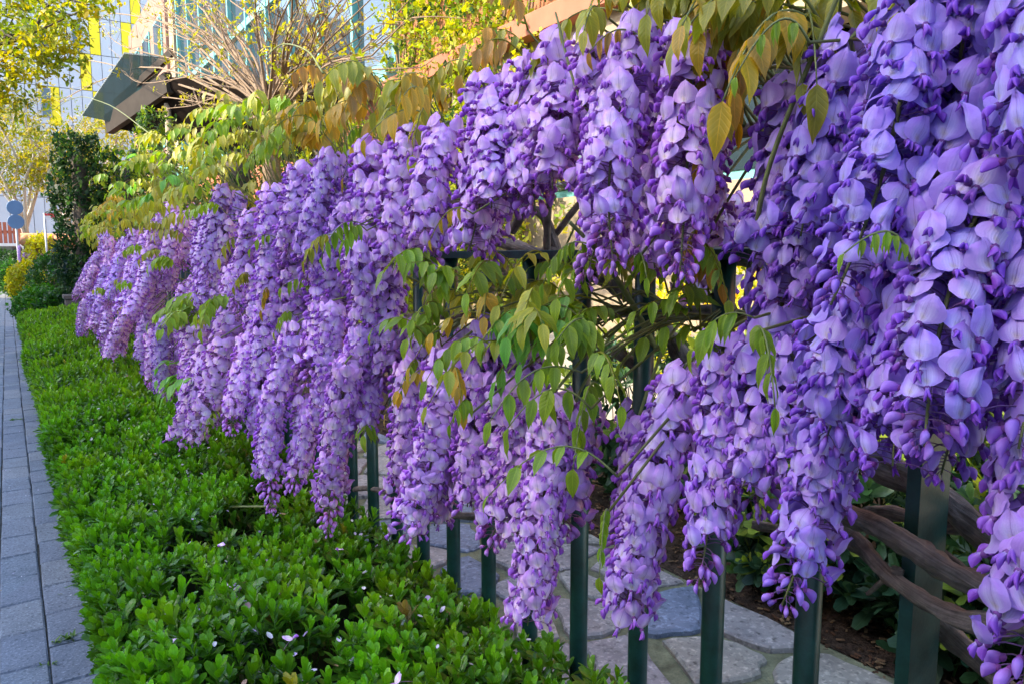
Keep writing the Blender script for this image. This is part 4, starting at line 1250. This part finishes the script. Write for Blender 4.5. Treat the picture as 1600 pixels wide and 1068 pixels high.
# far clad building
far_b = thing('clad_office_building', (6, 52, 0), 'tall white clad building with scattered yellow panels behind the trees', 'building')
box('core', (-9, 50.08, -.05), (14, 60, 17.0), M_BACK, far_b)
pw, ph_ = .55, 2.05
pm = {c: mesh('panel', boxT((0, 0, 0), (pw - .035, .10, ph_ - .04), 0), mm, False) for c, mm in (('w', M_WHITEP), ('y', M_YELP))}
YEL = {}
for k, px in enumerate((97, 147, 200)):
    YEL[int(round((atY(px, 200, 50).x + 9) / pw - .5))] = k
for i in range(int(23 / pw)):
    for j in range(8):
        col = 'w'
        if i in YEL and (j + YEL[i]) % 2 == 0:
            col = 'y'
        if (i - 1) in YEL and (j + YEL[i - 1]) % 2 == 1 and YEL[i - 1] != 0:
            col = 'y'
        x0 = -9 + i * pw
        if proj((x0, 50, 5))[0] < -60 or proj((x0, 50, 5))[0] > 330:
            continue
        ob('panel', pm[col], None, far_b, Matrix.Translation((x0, 49.98, .2 + j * ph_)))
for px, py in ((68, 70), (72, 160), (120, 60)):
    p = atY(px, py, 49.9)
    w = box('window', (p.x - .25, 49.90, p.z - .8), (p.x + .25, 49.97, p.z + .8), M_BACK, far_b)
    box('pane', (p.x - .2, 49.87, p.z - .75), (p.x + .2, 49.91, p.z + .75), M_PANE, w)

# unseen house added across the road, sized to keep the near fence in shade
M_HOUSE = mat_plain('pale_render', (.62, .60, .56), .9, .2, .1, 1, .2)
M_TILE = mat_plain('roof_tile', (.50, .24, .12), .85, .2, .25, 9, .4, 0, 40, .01)
hx = -8.0
H = (2.45 - hx) * math.tan(R(SUN_EL)) / -SUN_AZ.x
house = thing('shade_house', (hx - 4, -4, 0), 'unseen long pale flat-roofed house added across the road to shade the fence', 'building')
box('wall', (hx - 9, -40, -.05), (hx, 24.0, H - .25), M_HOUSE, house)
box('roof', (hx - 9.2, -40.2, H - .25), (hx + .0, 24.1, H), M_TILE, house, .02)
for k in range(19):
    for z0 in (.9, 3.9):
        y = -38 + k * 3.2
        w = box('window', (hx - .05, y, z0), (hx + .05, y + 1.2, z0 + 1.5), M_WHITEP, house)
        box('pane', (hx + .02, y + .08, z0 + .08), (hx + .07, y + 1.12, z0 + 1.42), M_PANE, w)

# ================================================================== TREES AND CLIMBERS
def leafcard(W=.55):
    def f(u, v):
        w = W * .5 * math.sin(math.pi * (.05 + .9 * v)) ** .8
        return (u * w, v, u * w * .25 - .18 * v * v)
    return grid(f, 1, 2)
def tuft_t(seed, n=6):
    r = random.Random(seed)
    ts = [leafcard(r.uniform(.45, .65))]
    inst = []
    for i in range(n):
        m = Matrix.Translation((r.uniform(-.6, .6), r.uniform(-.6, .6), r.uniform(-.5, .5))) @ Matrix.Rotation(r.uniform(0, 6.3), 4, 'Z') @ Matrix.Rotation(r.uniform(-1.2, 1.2), 4, 'X') @ Matrix.Scale(r.uniform(.8, 1.2), 4)
        k = r.uniform(.75, 1.25)
        inst.append((0, m, (k, k, k)))
    return bake(ts, inst)
TUFT = [tuft_t(i) for i in range(6)]
def rmat(p, s):
    return Matrix.Translation(p) @ Matrix.Rotation(rnd(0, 6.3), 4, 'Z') @ Matrix.Rotation(rnd(-1, 1), 4, 'X') @ Matrix.Scale(s, 4)

# street tree whose branches reach over the path
def limb_pts(a, b, wob):
    a, b = Vector(a), Vector(b)
    L = (b - a).length
    return [a] + [a.lerp(b, t) + Vector((rnd(-wob, wob), rnd(-wob, wob), rnd(-wob, wob) + .08 * math.sin(t * 3))) * L for t in (.3, .6, .85)] + [b]
st = thing('street_tree', (-.50, 10.5, 0), 'street tree with dark trunk and sunlit yellow-green leaves hanging over the path', 'tree')
tp = Vector((-.50, 10.5, 0))
ob('trunk', mesh('trunk', tube([tp + Vector((0, 0, -.05)), tp + Vector((.03, 0, 1)), tp + Vector((-.08, .1, 2.2)), tp + Vector((-.2, .1, 3.6))], .11, .07, 9, knob=.15), M_DBARK), None, st)
clumps = []
for (px, py, Yq, rr, n) in ((20, 30, 9.5, .42, 60), (60, 60, 9.0, .40, 60), (100, 30, 8.8, .35, 46), (85, 100, 9, .32, 44), (25, 100, 9.6, .38, 55), (130, 15, 8.6, .22, 22), (40, 20, 9.4, .45, 50),
                            (15, 160, 10, .36, 50), (75, 75, 9.0, .30, 36), (110, 60, 8.9, .22, 18), (5, 120, 10, .4, 46), (150, 10, 8.5, .16, 12), (-60, 40, 10, .7, 90), (-40, 140, 10, .5, 60), (60, -60, 9, .6, 80)):
    clumps.append((atY(px, py, Yq), rr, n))
fol = []
for c, rr, n in clumps:
    e = c
    ob('branch', mesh('branch', tube(limb_pts(tp + Vector((-.15, .1, rnd(2.4, 3.5))), e, .06), .028, .006, 6, k=4), M_DBARK), None, st)
    for _ in range(n):
        d = Vector((random.gauss(0, .5), random.gauss(0, .5), random.gauss(0, .38))) * rr
        fol.append((random.randrange(6), rmat(c + d, rnd(.045, .075)), vary(random.choice(((.42, .40, .02), (.50, .42, .02), (.30, .36, .03), (.20, .26, .03))), .2)))
ob('crown', mesh('crown', bake(TUFT, fol), M_TLEAF), None, st, stuff=True)

# pollarded tree with a fan of long canes
pt = atX(425, 165, 3.0)
pol = thing('pollarded_tree', (pt.x, pt.y, 0), 'pollarded tree with a fan of bare brown canes in front of the glazed villa', 'tree')
ob('trunk', mesh('trunk', tube([(pt.x, pt.y, -.05), (pt.x + .04, pt.y, 1.2), (pt.x - .03, pt.y, 2.2), (pt.x, pt.y, pt.z - .15), (pt.x, pt.y, pt.z + .05)], .12, .13, 10, knob=.3), M_TBARK), None, pol)
CAN = [(150, 40), (170, 75), (205, 20), (235, -20), (190, 110), (160, 140), (225, 150), (230, 165), (270, -30), (300, -40), (330, -60), (360, -60), (395, -70), (430, -60), (455, -60), (490, -50), (525, -40),
       (560, -30), (600, -20), (640, 0), (560, 60), (610, 40), (130, 150), (250, 60), (280, 90), (340, 20), (470, 10), (215, 60), (380, 0), (310, 30), (585, 20), (260, 170)]
CAN += [(rnd(120, 660), rnd(-60, 120)) for _ in range(34)]
CAN = [c for c in CAN if not (330 < c[0] < 560 and c[1] > 60)]
pleaf = []
for (px, py) in CAN:
    e = atX(px, py, 3.0 + rnd(-.9, .9))
    a = Vector((pt.x + rnd(-.10, .10), pt.y + rnd(-.10, .10), pt.z - rnd(0, .18)))
    L = (e - a).length
    pts = [a, a.lerp(e, .33) + Vector((rnd(-.04, .04), rnd(-.04, .04), rnd(-.02, .05))) * L, a.lerp(e, .66) + Vector((rnd(-.05, .05), rnd(-.05, .05), rnd(-.02, .05))) * L, e]
    P = smooth_path(pts, 6)
    ts = [tube(pts, rnd(.014, .028), .005, 6, knob=.15, k=5)]
    for _ in range(15):
        i = random.randrange(5, len(P))
        q = P[i]
        dd = ((e - a).normalized() + Vector((rnd(-.8, .8), rnd(-.8, .8), rnd(-.3, .8)))).normalized()
        l2 = rnd(.25, .75)
        ts.append(tube([q, q + dd * l2 * .5 + Vector((0, 0, rnd(-.04, .04))), q + dd * l2], .006, .002, 4, k=2))
        for _ in range(random.choice((0, 1, 1))):
            f = rnd(.5, 1)
            pleaf.append((random.randrange(6), rmat(q + dd * l2 * f, rnd(.035, .06)), vary(random.choice(((.45, .42, .02), (.38, .40, .03), (.5, .44, .03))), .2)))
    ob('branch', mesh('branch', join(ts), M_TBARK), None, pol)
ob('crown', mesh('crown', bake(TUFT, pleaf), M_TLEAF), None, pol, stuff=True)

# pale bare trees further along the road
def pale_tree(label, base, spread, h, nl, seed, group):
    base = Vector(base)
    t = thing('roadside_tree', base, label, 'tree', group)
    ob('trunk', mesh('trunk', tube([base + Vector((0, 0, -.05)), base + Vector((rnd(-.1, .1), 0, h * .2)), base + Vector((rnd(-.1, .1), 0, h * .38))], .11, .08, 8, knob=.15), M_PBARK), None, t)
    lv = []
    for k in range(9):
        a = rnd(0, 6.28)
        s0 = base + Vector((0, 0, h * rnd(.25, .38)))
        e = base + Vector((math.cos(a) * spread * rnd(.4, 1), math.sin(a) * spread * rnd(.4, 1), h * rnd(.75, 1.0)))
        P = limb_pts(s0, e, .05)
        ts = [tube(P, .05, .012, 6, knob=.1, k=4)]
        Q = smooth_path(P, 5)
        for _ in range(14):
            q = random.choice(Q[5:])
            dd = Vector((rnd(-1, 1), rnd(-1, 1), rnd(-.2, 1))).normalized()
            l2 = rnd(.4, 1.2)
            ts.append(tube([q, q + dd * l2 * .5 + Vector((0, 0, .05)), q + dd * l2], .014, .004, 4, k=2))
            for _ in range(nl):
                p = q + dd * l2 * rnd(.2, 1.1) + Vector((rnd(-.25, .25), rnd(-.25, .25), rnd(-.25, .25)))
                lv.append((random.randrange(6), rmat(p, rnd(.06, .11)), vary(random.choice(((.30, .28, .015), (.36, .29, .015), (.20, .24, .02))), .2)))
        ob('branch', mesh('branch', join(ts), M_PBARK), None, t)
    ob('crown', mesh('crown', bake(TUFT, lv), M_TLEAF), None, t, stuff=True)
pale_tree('pale-barked roadside tree with new yellow leaves right of the round signs', (.55, 27, 0), 2.0, 5.4, 7, 1, None)
pale_tree('pale-barked roadside tree with new yellow leaves over the reddish railing', (-1.2, 30, 0), 2.2, 5.8, 7, 2, None)
pale_tree('slender pale-barked tree with thin yellow leaves near the clad building', (1.9, 34, 0), 2.2, 6.0, 6, 3, None)
pale_tree('wide pale-barked tree with yellow leaves low behind the tiled wall', (2.0, 26, 0), 1.8, 4.6, 8, 4, None)

# ivy-clad dark column and bushy neighbours
def leafy_column(name, label, cat, base, rx, ry, h, n, cols, mat=M_TLEAF, s=(.04, .07), z0=.1, part='foliage'):
    base = Vector(base)
    t = thing(name, base, label, cat)
    inst = []
    for _ in range(n):
        a, z = rnd(0, 6.28), rnd(z0, h)
        f = (1 + .3 * mnoise.noise(Vector((math.cos(a) * 1.5, math.sin(a) * 1.5, z * 2.2 + base.y)))) * (1 - .5 * max(0, z / h - .75) * 2)
        rr = (.55 + .5 * random.random() ** .6) * f
        p = base + Vector((math.cos(a) * rx * rr, math.sin(a) * ry * rr, z))
        inst.append((random.randrange(6), rmat(p, rnd(*s)), vary(random.choice(cols), .25)))
    ob(part, mesh(part, bake(TUFT, inst), mat), None, t, stuff=True)
    ob('trunk', mesh('trunk', tube([base + Vector((0, 0, -.05)), base + Vector((.02, 0, h * .5)), base + Vector((0, 0, h * .9))], min(rx, ry) * .45, min(rx, ry) * .25, 8, knob=.2), M_DBARK), None, t)
    return t
DG = (.02, .055, .02); MG = (.05, .11, .025); LG = (.22, .30, .03); YG = (.36, .40, .03)
p = atZ(112, 470, .0)
leafy_column('ivy_clad_trunk', 'tall dark ivy-clad trunk beyond the end of the wisteria row', 'tree', (.80, 10.6, 0), .30, .30, 2.45, 1200, [DG, DG, MG])
leafy_column('evergreen_bush', 'tall green bush with sunlit side next to the ivy-clad trunk', 'bush', (1.25, 10.4, 0), .34, .40, 2.30, 800, [MG, LG, DG, LG])
leafy_column('evergreen_bush', 'yellow-green sunlit bush behind the top leaves of the wisteria row', 'bush', (2.0, 12.0, 0), .55, .6, 2.7, 700, [LG, YG, MG])
leafy_column('conifer', 'small pointed conifer under the dark canopy edge', 'tree', (2.3, 14.5, 0), .38, .38, 3.5, 800, [MG, LG, MG], s=(.04, .08))
leafy_column('evergreen_bush', 'dark low bush at the foot of the ivy-clad trunk', 'bush', (.95, 9.9, 0), .30, .25, .95, 420, [DG, MG])

leafy_column('evergreen_bush', 'sunlit yellow-green bush beneath the pollarded tree', 'bush', (4.0, 9.3, 0), .9, .8, 2.6, 900, [LG, YG, (.30, .26, .03)], s=(.05, .09))
leafy_column('evergreen_bush', 'mid-green bush in front of the teal sill beam', 'bush', (4.6, 12.3, 0), 1.0, 1.0, 3.3, 1100, [LG, MG, YG], s=(.06, .1))
leafy_column('evergreen_bush', 'dark green bush filling the corner below the smoked glass canopy', 'bush', (3.4, 13.6, 0), .9, .9, 2.9, 1100, [MG, DG, LG], s=(.06, .1))
# climber on the villa
cl = thing('climbing_plant', (VX - .2, 9.5, 0), 'sunlit yellow-green climbing plant covering the villa wall', 'climber')
inst = []
for _ in range(5200):
    y = random.gauss(9.9, 1.35); z = rnd(.3, 9.5)
    if y < 7.3 + .5 * mnoise.noise(Vector((z, 0, 0))) or y > 12.9:
        continue
    if mnoise.noise(Vector((y * 1.5, z * 1.5, 0))) < -.38:
        continue
    b = mnoise.noise(Vector((y * .9, z * .7, 4)))
    inst.append((random.randrange(6), rmat((VX - rnd(.04, .42) * (1 + .8 * max(0, b)), y, z), rnd(.06, .11)), vary(random.choice((LG, YG, YG, (.5, .46, .04), MG)), .25)))
ob('foliage', mesh('foliage', bake(TUFT, inst), M_TLEAF), None, cl, stuff=True)
for _ in range(14):
    y = rnd(8, 12)
    ob('stem', mesh('stem', tube([(VX - .05, y, -.03), (VX - .15, y + rnd(-.4, .4), 3), (VX - .1, y + rnd(-.8, .8), 6), (VX - .1, y + rnd(-1, 1), 9)], .03, .008, 5, k=3), M_TBARK), None, cl)

# ================================================================== FAR END OF THE PATH
# tile-coped wall
wy = 21.0
wall = thing('tile_coped_wall', (1.0, wy, 0), 'white garden wall with terracotta tile coping behind yellow shrubs', 'wall')
xa, xb = atY(34, 400, wy).x, atY(108, 400, wy).x
zt = atY(70, 372, wy).z
box('wall', (xa + .06, wy - .12, -.05), (xb + 3.2, wy + .12, zt - .10), M_CREAM, wall)
tl = lathe([(.10, 0), (.085, .42)], 10)
keep = tl
tile_me = mesh('roof_tile', T(tl.v * np.array((1, 1, 1)), (tl.l, tl.n)), M_TILE)
n = int((xb + 3.2 - xa) / .13)
for i in range(n):
    m = Matrix.Translation((xa + .08 + i * .13, wy - .26, zt - .12)) @ Matrix.Rotation(R(-72), 4, 'X')
    ob('roof_tile', tile_me, None, wall, m)
ob('ridge', mesh('ridge', tube([(xa, wy + .12, zt + .03), (xb + 3.3, wy + .12, zt + .03)], .08, .08, 10, smooth=False), M_TILE), None, wall)

# wisteria on that wall
v4 = thing('wisteria_vine', (.9, wy - .3, 0), 'distant wisteria with pale racemes hanging on the tile-coped wall', 'wisteria')
ob('branch', mesh('branch', tube([(.9, wy - .3, -.02), (.85, wy - .3, .7), (.7, wy - .28, 1.25), (1.3, wy - .28, 1.3)], .03, .015, 6, knob=.2), M_BARK), None, v4)
for (px, py, py2) in ((47, 395, 450), (55, 400, 440), (62, 398, 445), (70, 402, 455), (30, 385, 410), (78, 410, 445), (98, 415, 440), (38, 392, 415), (85, 400, 430)):
    t_ = atY(px, py, wy - .35); b_ = atY(px, py2, wy - .4)
    L = (b_ - t_).length
    var = VAR[rnd(0, 1) > .5 and 15 or 13]
    s = L / var['L']
    m = Matrix.Translation(t_) @ Matrix.Scale(s, 4)
    o = ob('raceme', var['stem'], None, v4, m)
    b = ob('blossoms', var_mesh(var, 1), None, o, m, stuff=True)
    b.color = tintcol(1.25, .3)
    o2 = ob('flower_stalk', mesh('flower_stalk', tube([t_, t_ + Vector((0, .05, .12))], .01, .01, 4, smooth=False), M_STEM), None, v4)
def far_shrub(label, px, py, Y, rx, rz, cols, n, top=None, cat='shrub', s=(.03, .055), name='rounded_shrub'):
    b = atY(px, py, Y); b.z = 0
    t = thing(name, b, label, cat)
    inst = []
    for _ in range(n):
        d = Vector((random.gauss(0, 1), random.gauss(0, 1), random.gauss(0, 1))).normalized()
        rr = (.6 + .42 * random.random() ** .5) * (1 + .18 * mnoise.noise(d * 2 + b))
        p = Vector((b.x, b.y, rz * .5)) + Vector((d.x * rx, d.y * rx * 1.3, d.z * rz * .5)) * rr
        if p.z < 0:
            continue
        inst.append((random.randrange(6), rmat(p, rnd(*s)), vary(random.choice(cols if not (top and d.z > .1) else top), .2)))
    ob('foliage', mesh('foliage', bake(TUFT, inst), M_TLEAF), None, t, stuff=True)
    for k in range(3):
        ob('stem', mesh('stem', tube([(b.x + rnd(-.05, .05), b.y, -.02), (b.x + rnd(-.2, .2) * rx, b.y, rz * .6)], .02, .01, 5, smooth=False), M_DBARK), None, t)
    return t
G1 = (.05, .16, .02); G2 = (.035, .10, .02)
far_shrub('clipped green shrub just past the end of the long low hedge', 66, 480, 11.5, .34, .62, [G1, G1, G2], 900, [G1, (.09, .24, .02)])
far_shrub('clipped green shrub at the foot of the dark green post', 92, 480, 11.0, .26, .55, [G1, G2, G2], 700)
far_shrub('bright yellow-leaved shrub in front of the tile-coped wall', 42, 455, 18.5, .34, .85, [(.55, .48, .02), (.4, .4, .02)], 620, s=(.045, .075))
far_shrub('yellow flowering climber heap just under the tile coping', 62, 380, 20.6, .38, 1.5, [(.45, .45, .02), (.4, .40, .02)], 500, s=(.05, .09))
far_shrub('dark green rounded shrub beside the sunlit band of path', 27, 460, 22, .50, .9, [G1, G2], 500, s=(.05, .08))
far_shrub('dark shrub below the round signs', 12, 440, 26, .55, 1.15, [G2, G2, DG], 500, s=(.06, .1))
far_shrub('green mass of shrubs between the wall and the ivy-clad trunk', 92, 440, 16, .5, 1.05, [G2, MG, G1], 700, s=(.05, .08))

# dark green post with a raceme of its own beside it
pp = atY(105, 470, 11.2)
gp = thing('gate_post', (pp.x, pp.y, 0), 'lone dark green square gate post past the end of the hedge', 'post')
ob('shaft', mesh('shaft', boxT((pp.x - .035, pp.y - .035, -.02), (pp.x + .035, pp.y + .035, .98), .004), M_GREEN, False), None, gp)
ob('cap', mesh('cap', boxT((pp.x - .045, pp.y - .045, .98), (pp.x + .045, pp.y + .045, 1.0), .006), M_GREEN, False), None, gp)
pp = atY(128, 480, 9.8)
wp = thing('stone_pier', (pp.x, pp.y, 0), 'squat dark stone pier in shade at the end of the wisteria row', 'pier')
ob('block', mesh('block', boxT((pp.x - .16, pp.y - .15, -.02), (pp.x + .16, pp.y + .15, .52), .01), mat_plain('dark_stone', (.10, .085, .08), .9, .2, .3, 12, .5), False), None, wp)
ob('cap', mesh('cap', boxT((pp.x - .18, pp.y - .17, .52), (pp.x + .18, pp.y + .17, .56), .008), bpy.data.materials['dark_stone'], False), None, wp)

# round signs, seen from behind
M_DISC = mat_plain('sign_blue', (.10, .20, .36), .5, .4, .1, 3, 0)
M_GALV = mat_plain('galvanised', (.38, .42, .46), .45, .5, .1, 5, 0, .3)
sy = 23.5
sg = thing('round_signs', (atY(29, 400, sy).x, sy, 0), 'pair of round blue-grey road signs on one pole', 'sign')
px_ = atY(29, 400, sy).x
ob('pole', mesh('pole', tube([(px_, sy, -.05), (px_, sy, atY(29, 312, sy).z)], .03, .03, 8, smooth=False), M_GALV), None, sg)
for py in (325, 347):
    z = atY(29, py, sy).z
    dm = lathe([(.183, -.010), (.188, 0), (.183, .010)], 28)
    o = ob('disc', mesh('disc', dm, M_DISC, False), None, sg, Matrix.Translation((px_, sy - .05, z)) @ Matrix.Rotation(R(90), 4, 'X'))
    ob('bracket', mesh('bracket', boxT((px_ - .05, sy - .045, z - .03), (px_ + .05, sy + .02, z + .03)), M_GALV, False), None, sg)
# small red and white sign
ry = 20.0
pr = atY(78, 338, ry)
rs = thing('notice_sign', (pr.x, ry, 0), 'small red and white notice sign on a thin pole above the tiled wall', 'sign')
pole_x = atY(71, 360, ry).x
ob('pole', mesh('pole', tube([(pole_x, ry, -.05), (pole_x, ry, atY(71, 333, ry).z)], .022, .022, 8, smooth=False), M_GALV), None, rs)
x1, x2 = atY(72, 338, ry).x, atY(86, 338, ry).x
z1, z2 = atY(78, 343, ry).z, atY(78, 334, ry).z
box('board', (x1 - .03, ry - .035, z1), (x2, ry - .022, z2), mat_plain('sign_white', (.8, .78, .76), .5, .4, .05, 3, 0), rs)
box('red_band', (x1 - .03, ry - .039, z2 - .05), (x2, ry - .0352, z2), mat_plain('sign_red', (.62, .03, .05), .5, .4, .05, 3, 0), rs)
box('red_block', ((x1 + x2) / 2, ry - .039, z1 + .03), (x2, ry - .0352, z2 - .052), bpy.data.materials['sign_red'], rs)
# reddish railing
rl = thing('slatted_fence', (-1.6, 36, 0), 'reddish brown slatted fence at the far end of the road', 'fence')
M_RED = mat_plain('red_brown_paint', (.32, .10, .06), .7, .3, .15, 3, .1)
slm = mesh('slat', boxT((0, 0, 0), (.12, .03, 2.35)), M_RED, False)
for i in range(20):
    ob('slat', slm, None, rl, Matrix.Translation((-2.6 + i * .16, 36, -.02)))
box('rail', (-2.7, 36.03, .5), (.7, 36.07, .6), M_RED, rl)
box('rail', (-2.7, 36.03, 1.9), (.7, 36.07, 2.0), M_RED, rl)
# parked car
M_CAR = mat_plain('car_paint', (.70, .74, .80), .25, .6, .03, 1, 0)
M_TYRE = mat_plain('tyre', (.02, .02, .02), .8, .2, .2, 20, 0)
cy, cx = 34.0, atY(9, 400, 34).x
car = thing('parked_car', (cx, cy, 0), 'pale blue-grey parked car half hidden behind the dark shrubs', 'car')
prof = [(-.82, .25), (.82, .25), (.86, .55), (.84, .85), (.70, 1.0), (.58, 1.40), (.40, 1.47), (-.40, 1.47), (-.58, 1.40), (-.70, 1.0), (-.84, .85), (-.86, .55)]
lo_ = [(cx + x, cy, z) for x, z in prof]
ob('body', mesh('body', prism(lo_, [(cx + (x * (.9 if z > 1 else 1)), cy + (4.0 if z < 1 else 3.2), z) for x, z in prof]), M_CAR, False), None, car)
ob('windscreen', mesh('windscreen', prism([(cx - .62, cy - .012, 1.02), (cx + .62, cy - .012, 1.02), (cx + .50, cy - .012, 1.36), (cx - .50, cy - .012, 1.36)],
    [(cx - .62, cy + .01, 1.02), (cx + .62, cy + .01, 1.02), (cx + .50, cy + .01, 1.36), (cx - .50, cy + .01, 1.36)]), M_PANE, False), None, car)
wl = lathe([(.30, -.1), (.32, -.06), (.32, .06), (.30, .1)], 16)
for sx in (-.78, .78):
    for dy in (.7, 3.2):
        w = ob('wheel', mesh('wheel', wl, M_TYRE, False), None, car, Matrix.Translation((cx + sx, cy + dy, .31)) @ Matrix.Rotation(R(90), 4, 'Y'))
    ob('headlight', mesh('headlight', boxT((cx + sx * .8 - .12, cy - .02, .68), (cx + sx * .8 + .12, cy + .02, .80)), M_PANE, False), None, car)

# ================================================================== SMALL THINGS
# weeds in the path joints
def weed(label, px, py, n, s):
    b = atZ(px, py, 0)
    ts = []
    for _ in range(n):
        a = rnd(0, 6.28); l = s * rnd(.5, 1.1)
        o = b + Vector((rnd(-1, 1) * s * .9, rnd(-.3, .3) * s, -.004))
        d = Vector((math.cos(a), math.sin(a), rnd(.3, 1.4))).normalized()
        ts.append(leaflet_t(random.randrange(99), .3, .3, .5, 3, 2).xf(frame(o, d, (0, 0, 1)) @ Matrix.Scale(l, 4)).tint(vary((.08, .17, .03))))
    o = ob('path_weed', mesh('path_weed', join(ts), M_WLEAF))
    tag(o, label, 'weed')
weed('tuft of green weed in a cross joint of the pavers against the hedge', 100, 998, 34, .028)
weed('small dark weed in the long joint between the paver rows', 71, 1038, 16, .018)
weed('small green weed growing in the long paver joint far along the path', 24, 655, 26, .032)
weed('thin weed with one brown leaf beside the hedge foot', 102, 925, 10, .016)
lit = []
for _ in range(90):
    yy_ = 1.9 + 6 * random.random() ** 2
    x_ = rnd(-.12, .2) + .01 * yy_
    lit.append((0, Matrix.Translation((x_, yy_, .003)) @ Matrix.Rotation(rnd(0, 6.3), 4, 'Z') @ Matrix.Rotation(rnd(-.3, .3), 4, 'X') @ Matrix.Scale(rnd(.004, .009), 4), random.choice(((.7, .66, .72), (.8, .75, .7), (.25, .17, .08), (.12, .09, .05), (.6, .5, .7)))))
ob('petal_litter', mesh('petal_litter', bake([leafcard(.7)], lit), M_TLEAF), None, path, stuff=True)
# fallen petals on the hedge
pet = blossom_t(77, 1.0)
std = mesh('fallen_blossom', pet, M_PETAL)
k = 0
for (px, py) in ((325, 862), (348, 862), (366, 930), (382, 945), (268, 1020), (446, 944), (440, 1020), (645, 1064), (302, 728), (374, 931), (530, 875)):
    k += 1
    p = atZ(px, py, .425)
    o = ob('fallen_blossom', std, None, None, Matrix.Translation(p) @ Matrix.Rotation(rnd(0, 6), 4, 'Z') @ Matrix.Rotation(rnd(-1.4, 1.4), 4, 'X') @ Matrix.Scale(rnd(.5, .8), 4))
    o.color = (1.5, 1.5, 1.25, 1)
    tag(o, 'single pale fallen wisteria blossom lying on the clipped hedge', 'blossom', 'fallen blossoms on the hedge')
